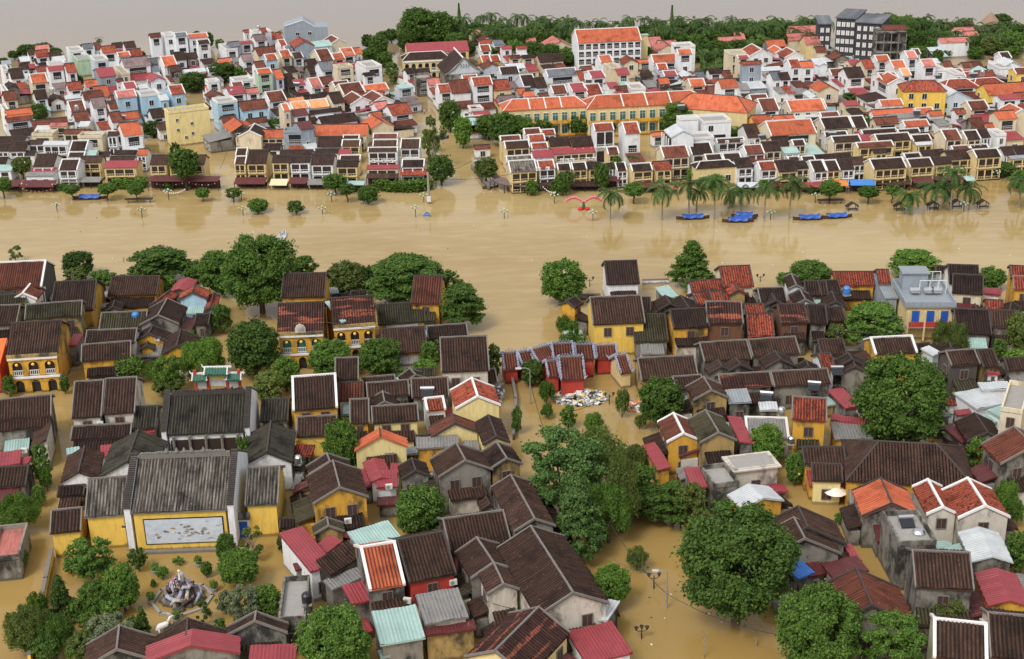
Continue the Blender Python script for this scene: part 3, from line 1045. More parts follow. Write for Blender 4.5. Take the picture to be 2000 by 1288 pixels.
for ln in FAR.strip().splitlines():
    w = ln.split()
    if w[0][0] == '#': t = w[0][1:]; psi = R(float(w[1])); FARN[0] = 'townhouse' if t[0] == 'F' else 'shophouse'; grp = 'far' if t[0] == 'F' else 'shop'; continue
    if w[0] == 'b':
        xl, xr, yt, yf, h = map(float, w[1:6]); a = tx(t, xl, yt); b_ = tx(t, xr, yt); e = tx(t, xl, yf)
        flat_house(a, b_, ((a[0]+b_[0])/2, e[1]), h, 'flat', w[6], w[7] if len(w) > 7 else '', psi=psi); continue
    op = ''
    if w[0] == 'g': op = 'g'; w = w[1:]
    xl, xr, yr, ye, h = map(float, w[:5]); a = tx(t, xl, yr); b_ = tx(t, xr, ye)
    if t[0] == 'F': op += 'aA'
    far_house(a[0], b_[0], a[1], b_[1], h, w[5], w[6], psi, op+(w[7] if len(w) > 7 else ''), grp)
# ------------------------------------------------------------------ near bank houses
NEAR = """
#N1
-20 33 45 30 42 55 5 Q k V
31 51 22 62 38 65 4 Q w V
-4 64 26 62 20 74 3.5 S g
53 51 94 49 90 78 4.5 D o
108 46 155 45 108 64 3.5 M o
-6 74 20 73 18 92 4 M g v
25 73 80 69 80 83 6 S d v
165 59 151 70 172 64 3.6 R g
189 54 186 61 171 72 4.5 R b
182 46 173 57 171 51 3.6 C g
162 67 153 83 181 77 4.5 D g v
111 69 109 75 118 79 2.6 D g n
98 81 143 79 97 97 3.5 S g v
84 98 133 96 82 111 4.8 M w v
79 112 127 108 78 128 4.6 M o v
148 93 144 101 166 105 3.6 D o
143 107 142 113 135 119 3.2 S o n
175 97 171 113 192 103 3.6 D o
190 82 204 82 187 92 3 D g
71 101 81 101 76 112 4 C g sn
102 93 137 91 120 97 3.2 A c sn
#N2
76 43 118 42 76 66 6.5 M o
166 73 212 70 168 92 3 S o
170 97 213 94 195 120 3 M o
141 60 160 59 162 63 3 D g
9 62 5 76 15 64 3.5 R g
119 56 128 55 128 61 3 Z g sn
#N3
4 45 32 45 8 72 5.5 Q o
16 94 55 91 57 103 3.4 D g v
29 105 75 103 34 138 7 M q v
152 70 160 65 164 74 5 D o
174 66 224 64 177 92 6 M Y v
188 31 220 30 190 53 5 D w
#N4
17 66 35 66 20 80 3.2 D g
24 70 30 81 13 77 3.2 D g
49 64 54 72 37 70 3.4 D g
64 64 72 76 79 73 3.4 D g
39 56 52 54 55 66 3 T g sn
16 83 49 82 17 109 3.2 S g
53 78 88 76 56 96 5.6 D o
88 70 123 70 93 91 5.9 B2 u v
125 73 144 72 127 82 4.2 R g
127 82 153 82 132 103 3.6 R g
157 73 184 72 161 91 5.6 B2 u
186 73 204 73 191 91 5 D g
101 36 131 35 135 55 5 R c
72 50 106 48 74 60 4.6 R w
113 49 120 59 127 61 4.6 R d
75 62 89 60 80 73 3.5 R g
91 60 103 59 92 71 3.8 R g
104 61 112 61 116 69 3.3 R g
138 57 164 56 139 71 4 D g v
152 62 156 69 140 71 3.6 D g
171 43 176 54 168 57 5 D w v
179 58 185 68 170 66 4 D w v
183 50 205 50 187 64 4 D g
#N5
13 41 52 41 20 54 4.2 R o
-2 50 18 49 2 64 4 D g
12 60 16 70 3 71 3.5 D g
5 76 22 75 9 89 3.6 M u
124 34 154 35 126 52 6 D w
129 43 159 45 130 61 6 D c
184 35 208 36 188 45 6.5 R o
187 45 208 46 190 58 6 R o v
160 68 178 69 159 77 3.2 R g
150 70 152 78 142 75 3.2 D g
186 70 184 79 174 76 3.2 D g
130 77 164 78 143 101 4 D g
165 78 190 79 165 94 4.6 M g
160 56 177 58 162 62 3.2 C w sn
49 105 90 103 52 121 4.6 M o V
124 105 128 115 108 113 3.2 D g
93 111 107 110 95 117 2.6 D g
122 118 150 116 125 132 6.5 M k v
152 117 168 116 157 134 6 M d
98 115 106 112 110 122 4.2 W p s
-2 107 23 106 10 122 4 M g
113 35 122 36 114 41 5 D s n
#S1
-8 47 50 41 49 61 5.5 M g v
0 67 49 62 25 74 4.4 M g sn
50 66 45 84 33 80 3.6 M q s
72 29 101 27 68 64 5.6 M q v
102 26 133 24 101 60 5.6 M q v
131 53 153 52 128 74 3.6 J g
82 91 76 116 101 98 4.6 M w e
134 75 123 106 163 87 4.6 J w e
70 72 128 69 64 85 3 D g v
-4 97 21 94 0 110 3.6 C c sn
20 101 31 101 20 108 3.2 C c sn
-5 112 28 110 10 130 3.2 M g
97 90 114 88 109 100 3 C w sn
64 93 77 91 66 99 2.6 T g sn
135 74 151 74 150 78 3 C g sn
#S2
55 46 82 45 55 67 3.6 J g
64 67 60 97 87 88 4.6 J w e
84 24 127 21 88 56 5.6 M o V
126 6 149 5 128 27 5.6 M o v
129 30 154 29 131 47 3.6 Q w
152 25 184 22 154 30 4 M g v
156 30 197 27 158 44 4.2 M g v
172 38 174 48 161 52 3.8 D w v
140 46 159 45 142 69 5 M o v
161 53 206 50 161 69 5 M l v
89 63 128 61 90 82 3.8 M Y vn
89 88 107 90 88 99 2.8 R g sn
169 73 170 81 144 91 4.6 O l e
163 102 171 121 160 125 3.6 C w
180 107 189 107 188 122 3 C w sn
88 118 95 118 89 133 3 G g sn
118 98 121 106 98 111 5.6 D d v
152 92 184 92 150 98 3.6 G w sn
#S3
38 20 83 16 40 33 4.2 M g v
60 25 66 43 45 58 6.2 R l Vn
14 45 33 43 15 57 4.2 R w V
1 26 37 24 3 44 4.2 M g v
41 60 44 69 20 79 4.8 Q l n
76 61 84 82 71 90 5.6 D l n
6 82 47 80 7 93 4.4 G o s
45 88 54 105 29 124 6 M g v
84 87 94 103 80 115 6 D d v
2 103 6 115 18 113 4.4 D g
52 86 66 85 54 95 3.6 G d sn
0 16 6 22 -9 26 3.6 D g v
#S4
22 6 77 3 30 27 4 M d v
56 24 84 22 63 36 3.4 M g v
86 24 94 37 77 48 5 M d v
82 -9 128 -12 88 9 5.6 M g v
129 -12 175 -15 135 4 5.6 M g v
100 8 104 14 90 20 4.6 M g
117 6 122 12 108 18 4.8 M g
155 -1 161 7 146 16 5 D g
100 22 150 19 105 35 4.2 B2 g v
151 19 206 16 158 33 4.2 M g v
106 36 128 35 111 49 4 Z g s
139 48 157 48 140 56 3.2 W g sn
172 43 206 45 175 65 7 R o v
126 63 167 64 168 83 3.4 G q sV
57 59 67 79 52 90 5.2 Q o V
88 56 101 78 82 87 5.6 S d v
94 58 104 62 96 64 3 C g sn
185 8 188 14 170 16 4 D g
#S5
-2 2 11 1 3 17 5 R w
28 1 32 7 16 13 4.6 D g
31 5 35 14 20 19 4.2 D g
10 67 47 67 50 84 3.4 G o s
12 60 46 64 14 66 4.2 C g sn
58 86 114 89 80 128 4.6 M o H
-17 92 24 92 -14 108 4.4 M o
-8 108 22 109 -8 124 3.8 M l x
160 16 173 16 161 21 5 C w s
178 6 204 5 180 18 4 M g
116 45 132 45 143 51 3.6 R w sn
130 56 145 55 147 60 3.2 C w sn
150 59 163 78 143 87 4.2 D g
188 72 208 91 173 106 6.2 Q g v
107 50 123 50 111 62 3.8 G g sn
153 29 182 28 160 36 5 W w sn
156 61 166 60 168 68 3.6 T g sn
116 33 121 33 124 40 3 R g sn
#W1

62 3 90 1 58 30 5 K Y vn
36 25 58 23 35 41 3.8 M Y vn
41 8 60 7 41 15 3 D g
84 106 82 123 110 113 4.4 M g v
132 101 131 113 159 109 4.2 M g
135 108 134 120 169 118 5 C g
180 96 179 103 159 107 4.2 M g v
#W2
-6 -5 17 -6 0 21 5 K Y vn
42 60 65 46 47 74 4.4 M g s
47 74 73 64 50 82 3.4 G g sn
54 -10 59 9 40 21 6.2 M o v
50 30 51 36 62 37 3.6 S d v
73 51 98 47 80 81 5.8 O g V
99 46 132 40 106 76 5.9 M r
131 31 174 25 138 53 4.2 M g v
155 44 167 62 147 67 5.8 M g v
167 62 174 77 163 85 6.4 M q v
81 96 112 91 85 120 4.4 T g sn
112 84 142 79 118 105 5 G q s
117 106 153 101 120 113 4 A d s
85 123 110 117 89 128 2.6 T g sn
-4 120 29 118 -4 131 4.2 C w sn
26 62 36 60 27 67 3 A g sn
60 78 75 74 65 92 3.6 C g sn
33 63 40 62 36 68 3 W g sn
84 -3 99 -4 86 9 3.4 C w sn
#W3
-1 0 16 31 31 36 6 M g v
13 36 43 83 67 88 6.6 M q v
19 93 -12 124 39 113 6.4 B2 l v
-2 0 -1 1 0 2 3 D g n
#W4
79 2 87 20 66 29 4.8 O g
112 3 123 23 133 27 5 R q V
140 2 153 22 169 28 5.2 R q V
21 22 28 37 54 46 4.2 M g
18 30 26 45 53 58 4.4 M g v
62 66 73 92 97 90 4.2 Q g
101 53 142 55 109 79 6.8 M g v
148 36 158 57 143 62 4.6 W g
160 65 170 88 155 94 4.2 C o
116 101 154 105 117 128 6.2 M c V
154 97 190 100 156 128 6.6 M c v
-14 6 -3 16 12 18 3.6 W o
58 48 66 60 52 46 3.2 C g sn
"""
FLAT = """
#N4
#N5
#S1
6 77 30 74 25 93 2.6 T g t
#S4
109 63 121 88 136 89 4.6 C g t
107 101 148 96 120 113 4.6 concrete q o
39 88 55 112 47 116 3.2 C o t
83 113 107 110 115 129 4.4 concrete g
67 113 82 112 84 130 4.2 C g t
#S5
8 38 23 36 17 55 3.4 C g t
130 41 158 35 146 56 4.2 W w t
118 73 129 71 131 89 3.6 A g t
150 88 156 87 167 109 3.8 C o t
162 57 184 50 176 67 4.6 T w t
184 30 204 33 186 58 9 concrete c
#W1
0 38 20 36 0 60 3 P g t
#W2
16 42 33 37 18 74 4.6 C w t
38 53 52 43 43 59 3.6 C g t
64 41 93 33 83 49 4.6 T g t
20 74 38 73 22 103 4.0 concrete g
#W3
38 111 70 104 48 133 4.4 C w t
68 88 76 90 73 104 4.6 W g t
68 8 84 7 92 14 4.2 C g t
#W4
37 63 62 58 40 73 3.6 A g t
11 65 23 61 14 75 3.2 U g t
80 28 105 27 84 50 6.4 concrete g
20 61 33 59 28 71 3.1 A g t
"""
t = 'N1'
for ln in NEAR.strip().splitlines():
    w = ln.split()
    if not w: continue
    if w[0][0] == '#': t = w[0][1:]; continue
    if ln.startswith('-2 0 -1 1'): continue
    v = list(map(float, w[:7]))
    near_house(tx(t, v[0], v[1]), tx(t, v[2], v[3]), tx(t, v[4], v[5]), v[6], w[7], w[8], w[9] if len(w) > 9 else '')
for ln in FLAT.strip().splitlines():
    w = ln.split()
    if not w: continue
    if w[0][0] == '#': t = w[0][1:]; continue
    v = list(map(float, w[:7]))
    flat_house(tx(t, v[0], v[1]), tx(t, v[2], v[3]), tx(t, v[4], v[5]), v[6], w[7], w[8], w[9] if len(w) > 9 else '', near=True)

# low lean-to sheds in the gaps between neighbouring houses (kept clear of lanes and gardens)
LANES = [([(128,735),(122,850),(100,950),(60,1100),(20,1300)], 4.0), ([(975,690),(1005,760),(1015,850),(1100,800),(1240,800),(1290,850)], 6.5), ([(1535,890),(1600,965),(1690,1060),(1775,1140),(1800,1200)], 4.5),
 ([(430,600),(520,640),(600,720)], 5), ([(20,765),(140,755),(270,740)], 4), ([(1235,700),(1400,692)], 4), ([(1560,700),(1780,680),(2000,700)], 4), ([(1200,1000),(1230,1100),(1320,1250)], 9), ([(180,1120),(330,1130),(520,1120)], 9), ([(150,1210),(330,1190),(500,1180)], 7),
 ([(1800,845),(1900,930)], 3.5), ([(700,700),(900,720)], 3), ([(420,770),(560,760)], 4), ([(1240,900),(1300,1000)], 5)]
LW = [([unproj(*p, 0) for p in pl], r) for pl, r in LANES]
def seg_d(p, a, b):
    ab = (b-a).to_2d(); t = max(0, min(1, (p-a).to_2d().dot(ab)/ab.length_squared)); return ((p-a).to_2d()-ab*t).length
def foot_d(p, f):
    dx, dy = p.x-f[0], p.y-f[1]; co, si = math.cos(f[2]), math.sin(f[2]); lx, ly = dx*co+dy*si, -dx*si+dy*co
    return math.hypot(max(0, abs(lx)-f[3]), max(0, abs(ly)-f[4])), (abs(lx) < f[3]*.9 and abs(ly) < f[4]*.9)
rg = random.Random(77); put = []; n_fill = 0
cand = [unproj(x+rg.uniform(-5,5), y+rg.uniform(-4,4), 0) for y in range(590, 1285, 9) for x in range(0, 2000, 12)]
rg.shuffle(cand)
for p in cand:
    if n_fill >= 120: break
    if any(seg_d(p, a, b) < r for pl, r in LW for a, b in zip(pl, pl[1:])): continue
    ds = sorted((foot_d(p, f)+(f,) for f in FOOT), key=lambda t: t[0])[:3]
    if ds[0][0] < .9 or ds[1][0] > 3.6 or ds[0][0] > 3.2: continue
    if any((p-q).length < 3.6 for q in put): continue
    put.append(p); n_fill += 1; w = rg.uniform(2.6, 4.6); d = rg.uniform(2.2, 3.4); h = rg.uniform(1.1, 2.3); rf = rg.choice('DMMDMSGACTZQ'); wl_k = rg.choice('gqgd')
    o = make_house(p, ds[0][2][2]+rg.choice((0, math.pi)), w, d/2, h, h+.5*d/2 if rf not in METAL else h+.2*d/2, rf, wl_k, 'nx', near=True, seed=900+n_fill, name='outbuilding'); FOOT.pop()
    reg(o, 'low '+mnt(rf, wl_k, False, False, 1).replace('house', 'outbuilding'), 'outbuilding', 'outbuildings between the near bank houses')
# ------------------------------------------------------------------ trees
def leaf(mb, p, nrm, size, rng, lng=1.5):
    n = Vector(nrm); n = n.normalized() if n.length > 1e-4 else Vector((0,0,1))
    a = Vector((rng.gauss(0,1), rng.gauss(0,1), rng.gauss(0,1))); u = n.cross(a)
    if u.length < 1e-4: return
    u.normalize(); w = n.cross(u); u *= size*.5*lng; w *= size*.5; p = Vector(p)
    i = len(mb.v); mid = n*size*.16
    mb.v += [tuple(p-u), tuple(p+w-mid), tuple(p+u), tuple(p-w-mid)]
    mb.f.append((i,i+1,i+2)); mb.f.append((i,i+2,i+3)); mb.m += [0,0]; mb.uv += [(0,0)]*6
def crown_mesh(kind, seed, n, lsize):
    rng = random.Random(seed); mb = MB()
    clumps = []
    nc = {'dome': 190, 'spread': 170, 'cone': 150, 'open': 90, 'sparse': 16, 'willow': 70, 'hedge': 60}[kind]
    for i in range(nc):
        a = rng.random()*6.283; 
        if kind == 'dome':
            z = -1+2*((i*.618) % 1); r = math.sqrt(max(0, 1-abs(z)**3)); rr = rng.uniform(.6, .88)
            c = (r*math.cos(a)*rr, r*math.sin(a)*rr, z*rr); cr = rng.uniform(.15, .26)
        elif kind == 'spread':
            t = rng.choice((-.8,-.55,-.25,.05,.35,.62,.85)); r = math.sqrt(max(0, 1-(max(t,-.1))**2))*rng.uniform(.35,1)
            c = (r*math.cos(a)*.86, r*math.sin(a)*.86, t*.8+rng.uniform(-.07,.07)); cr = rng.uniform(.16,.26)
        elif kind == 'cone':
            t = rng.random(); r = (1-t)**.75*rng.uniform(.5,.95); c = (r*math.cos(a), r*math.sin(a), t*1.8-.9); cr = rng.uniform(.13,.22)
        elif kind in ('open','sparse'):
            z = rng.uniform(-.85,.9); r = math.sqrt(max(0,1-abs(z)**3))*rng.uniform(.35,.9); c = (r*math.cos(a)*.9, r*math.sin(a)*.9, z*.85); cr = rng.uniform(.12,.24)
        elif kind == 'willow':
            z = rng.uniform(-.5,.8); r = math.sqrt(max(0,1-max(z,0)**2))*rng.uniform(.3,.85); c = (r*math.cos(a), r*math.sin(a), z*.8); cr = rng.uniform(.14,.24)
        else:
            c = (rng.uniform(-.9,.9), rng.uniform(-.8,.8), rng.uniform(-.6,.8)); cr = rng.uniform(.15,.25)
        clumps.append((Vector(c), cr))
    per = n//nc; clumps = [(c, cr*(.85 if kind in ('dome','open','spread','cone') else 1)*(.7+.6*rng.random())) for c, cr in clumps]
    flat = .55 if kind == 'spread' else (.6 if kind == 'cone' else .85)
    for c, cr in clumps:
        for k in range(per):
            d = Vector((rng.gauss(0,1), rng.gauss(0,1), rng.gauss(0,1)*flat+.15))
            if d.length < .01: continue
            d.normalize(); rr = cr*rng.random()**.33*(1 if rng.random() < .8 else rng.uniform(1.1, 1.7))
            p = c+Vector((d.x*rr, d.y*rr, d.z*rr*flat))
            if kind == 'willow':
                p.z -= rng.random()**2*.35; nn = Vector((d.x, d.y, .1)); leaf(mb, p, nn+Vector((rng.gauss(0,.4),rng.gauss(0,.4),0)), lsize, rng, 2.2)
            else:
                nn = d*.8+Vector((0,0,.55))+Vector((rng.gauss(0,.6),rng.gauss(0,.6),rng.gauss(0,.6)))
                leaf(mb, p, nn, lsize*rng.uniform(.6,1.5), rng, 1.5)
    return mb.mesh('crown_'+kind, ['leaf_dark'])
def trunk_mesh(seed, h, r, spread):
    """unit-ish trunk: base at z=-.25, limbs reach into the crown (metres)"""
    rng = random.Random(seed); mb = MB(); fork = h*.45
    mb.tube([(0,0,-2),(rng.gauss(0,.1),rng.gauss(0,.1),fork*.5),(rng.gauss(0,.15),rng.gauss(0,.15),fork)], [r*1.3, r, r*.8], 7)
    for k in range(6):
        a = k*1.05+rng.random(); e = spread*rng.uniform(.45,.75)
        mb.tube([(0,0,fork*rng.uniform(.7,1)), (math.cos(a)*e*.5, math.sin(a)*e*.5, fork+(h-fork)*.45), (math.cos(a)*e, math.sin(a)*e, h*rng.uniform(.8,1.02))], [r*.5, r*.3, r*.08], 5)
    return mb
CROWNS = {}
def crown_for(kind, big, seed):
    k = (kind, big, seed % 3)
    if k not in CROWNS:
        n, ls = {3:(40000,.046), 2:(17000,.064), 1:(5200,.095), 0:(1900,.15)}[big]
        if kind in ('open',): n = int(n*.6)
        if kind == 'sparse': n = int(n*.28)
        if kind == 'willow': ls *= .62; n = int(n*1.2)
        CROWNS[k] = crown_mesh(kind, 77+hash(kind+str(big))%1 + seed % 3*13+big, n, ls)
    return CROWNS[k]
KLOOK = {'dome':'round', 'spread':'wide layered', 'cone':'pointed tiered', 'open':'loose', 'sparse':'thin sparse', 'willow':'drooping feathery', 'hedge':'shrubby'}
MLOOK = {'dark':'dark green','green':'green','bright':'bright green','olive':'olive','teal':'bluish green','palm':'green','grey':'grey-green'}
TS = [0]
def tree(x, ytop, ybase, width, kind, mat, group=None, low=None, look=None, phrase=None, lmphrase=None, zoff=0.0):
    """x, ytop = top of the crown, ybase = foot at the water, width in photo px; low = crown bottom px"""
    TS[0] += 1; rng = random.Random(TS[0]*7)
    base = unproj(x, ybase, 0); s = ppm(base); W = width/s/2
    el = math.asin(min(.99, (CAM_H)/(CAM-base).length)); cz, sz = math.cos(el), math.sin(el)
    H = (ybase-ytop)/(s*cz)
    if low is None: low = ybase-(ybase-ytop)*.04
    # crown centre height and half height: top/bottom edges of an ellipsoid seen from above
    span = (low-ytop)/s/2; hz2 = (span**2-(W*sz)**2); hz = math.sqrt(hz2)/cz if hz2 > (W*.45*cz)**2 else W*.45
    zc = ((ybase-(low+ytop)/2)/s)/cz
    zc = max(zc, hz*.6); hz = max(hz, zc*.45)
    root = empty('tree', (base.x, base.y, 0), rng.random()*6.28)
    big = 3 if width > 130 else (2 if width > 62 else (1 if width > 34 else 0))
    cr = bpy.data.objects.new('crown', crown_for(kind, big, TS[0])); COL.objects.link(cr); cr.parent = root
    cr.location = (0,0,zc); cr.scale = (W*.95, W*.95, hz*.98)
    cr.material_slots[0].link = 'OBJECT'; cr.material_slots[0].material = MATS['leaf_'+mat]
    trunk_mesh(TS[0], max(1, zc+hz*.3), max(.08, min(.5, W*.07)), W).build('trunk', 'bark_pale' if kind == 'sparse' else 'bark', root)
    lk = look or f"{KLOOK[kind]} {MLOOK[mat]} tree"
    if phrase: landmark(root, phrase, 'tree', lmphrase, (x, (ytop+low)/2), group)
    else: reg(root, lk, 'tree', group, (x, (ytop+ybase)/2))
    return root
NT = """
32 478 512 38 sparse olive
156 488 542 64 dome dark
205 525 566 72 open green
150 520 560 60 open olive
315 476 548 130 spread dark
388 508 552 62 dome green
240 535 556 40 open dark
435 487 576 92 dome green
595 495 560 70 open green
680 508 582 84 dome olive
718 515 575 40 dome dark
880 525 596 60 open dark
905 548 645 96 spread dark
326 538 578 38 dome bright
1580 506 558 92 dome green
1530 530 560 36 open green
1785 487 540 108 spread bright
1935 520 566 60 dome green
435 590 652 52 open green
390 560 600 40 open green
500 622 735 112 dome dark
400 650 742 104 willow bright
335 690 770 70 open bright
255 690 748 62 dome bright
330 730 775 80 open olive
560 695 765 62 dome bright
528 718 792 84 open olive
648 660 740 92 dome green
745 656 738 86 dome green
840 665 722 50 open bright
830 700 735 50 dome bright
965 665 745 36 open dark
670 815 925 80 dome bright
1040 700 755 46 dome dark
1068 738 790 38 willow green
1068 785 818 30 willow green
1215 752 815 34 willow olive
1250 808 838 28 willow olive
1290 733 838 96 dome green
1630 630 682 62 open olive
1852 615 705 84 willow olive
1990 605 690 70 dome olive
1985 680 735 60 dome bright
1495 825 912 76 dome bright
1552 880 948 44 dome green
1780 840 880 34 open green
1165 820 960 120 willow olive
1215 880 1040 90 willow olive
1238 862 925 60 willow olive
1130 925 1090 130 cone teal
1190 930 1060 100 willow green
1255 900 985 76 open green
1310 938 1028 112 open green
1275 945 1020 90 dome dark
1350 935 1040 70 open olive
1245 1062 1115 50 willow olive
1195 1100 1188 78 dome bright
822 945 1050 108 dome green
800 985 1045 60 open dark
1960 928 1015 60 willow bright
1985 1030 1125 70 open green
1845 1150 1235 86 dome olive
1812 1005 1045 56 open bright
1905 850 920 60 open green
40 955 1040 98 willow bright
88 862 950 46 open green
30 1080 1115 60 hedge green
182 1045 1135 112 open green
245 1098 1195 72 dome bright
195 1130 1205 76 dome green
125 1122 1215 64 cone dark
60 1172 1275 112 willow olive
110 1190 1275 90 willow green
272 1066 1115 46 open dark
470 1068 1148 88 dome bright
445 1040 1105 42 dome green
455 1000 1040 34 cone bright
495 1010 1095 60 sparse olive
400 1170 1220 42 sparse dark
282 1182 1245 36 cone dark
225 1192 1290 124 open grey
170 1225 1300 80 open olive
480 1140 1225 84 open grey
445 1150 1200 50 open grey
525 1140 1215 60 dome bright
95 1235 1295 60 dome dark
318 1105 1130 28 dome bright
405 1095 1128 24 dome green
300 1130 1146 16 cone dark
215 1165 1215 44 dome bright
480 850 930 24 hedge green
690 860 930 30 open dark
20 730 775 36 open green
128 730 770 26 open green
1110 645 700 50 willow green
75 1150 1205 54 willow bright
150 1165 1215 46 open green
178 1190 1240 50 open bright
255 1150 1185 34 dome green
140 1095 1120 26 hedge dark
262 1200 1240 36 open green
430 1205 1240 34 open green
505 1170 1215 50 willow green
350 1088 1104 20 hedge green
70 1215 1280 70 open green
160 1240 1300 60 willow green
92 905 960 30 willow bright
80 945 990 36 open bright
1945 890 950 30 open bright
1975 965 1030 44 willow green
1992 1060 1120 44 open olive
1640 1000 1025 24 dome green
1325 855 885 30 open bright
1395 930 960 26 open green
1180 1000 1040 36 willow green
1290 960 1010 46 willow olive
1330 985 1030 44 open olive
1240 950 1000 50 open olive
1160 800 850 44 willow bright
1110 790 840 40 open green
420 690 730 44 willow bright
370 640 680 44 open bright
300 700 745 46 willow bright
700 690 730 36 open green
790 720 745 30 hedge bright
610 640 690 30 open green
1120 620 680 30 open green
1135 650 700 30 open bright
1880 760 790 30 hedge green
1500 700 730 26 hedge bright
1100 610 660 34 willow green
550 1045 1080 20 open dark
1010 790 850 26 open green
860 660 700 34 open green
1950 660 700 40 open green
55 590 640 38 dome bright
340 1215 1255 30 open green
"""
for ln in NT.strip().splitlines():
    w = ln.split(); tree(float(w[0]), float(w[1]), float(w[2]), float(w[3]), w[4], w[5], 'trees on the near bank')
G_ = 'trees on the near bank'
tree(513, 455, 612, 158, 'dome', 'green', G_, phrase='tallest leafy tree on the near riverbank, rising beside the brown-roofed yellow building', lmphrase='the tall riverside tree')
tree(795, 488, 604, 168, 'spread', 'dark', G_, phrase='broad dark spreading tree on the riverbank behind the brown cube-like ochre house', lmphrase='the spreading riverside tree')
tree(1100, 504, 596, 94, 'dome', 'green', G_, phrase='lone round tree standing in flood water at the river end of the street', lmphrase='the lone round river tree')
tree(1350, 467, 562, 106, 'cone', 'green', G_, phrase='tiered pointed tree against the river left of the red tiled riverside house', lmphrase='the tiered river tree')
tree(1705, 583, 684, 128, 'spread', 'green', G_, phrase='layered dark tree directly left of the grey terrace building with blue doors', lmphrase='the tree by the grey terrace')
tree(1750, 685, 878, 188, 'dome', 'green', G_, phrase='huge green domed tree among tin sheds in the right middle', lmphrase='the huge bright domed tree')
tree(1098, 828, 1010, 190, 'open', 'teal', G_, phrase='large bluish green tree at the flooded junction in the lower centre', lmphrase='the bluish green junction tree')
tree(1435, 982, 1218, 240, 'dome', 'dark', G_, phrase='enormous dark green tree overhanging the flooded street at lower right', lmphrase='the enormous dark tree')
tree(1592, 1142, 1330, 172, 'dome', 'green', G_, phrase='big dense tree cut off by the bottom edge right of the lamp street', lmphrase='the big bottom-edge tree')
tree(1735, 1188, 1345, 140, 'open', 'green', G_, phrase='green tree with pale shoot tips at the bottom edge beside the red gable', lmphrase='the pale-tipped bottom tree')
tree(660, 1182, 1335, 145, 'dome', 'green', G_, phrase='dense green tree at the bottom edge left of the mint metal roof', lmphrase='the bottom tree by the mint roof')
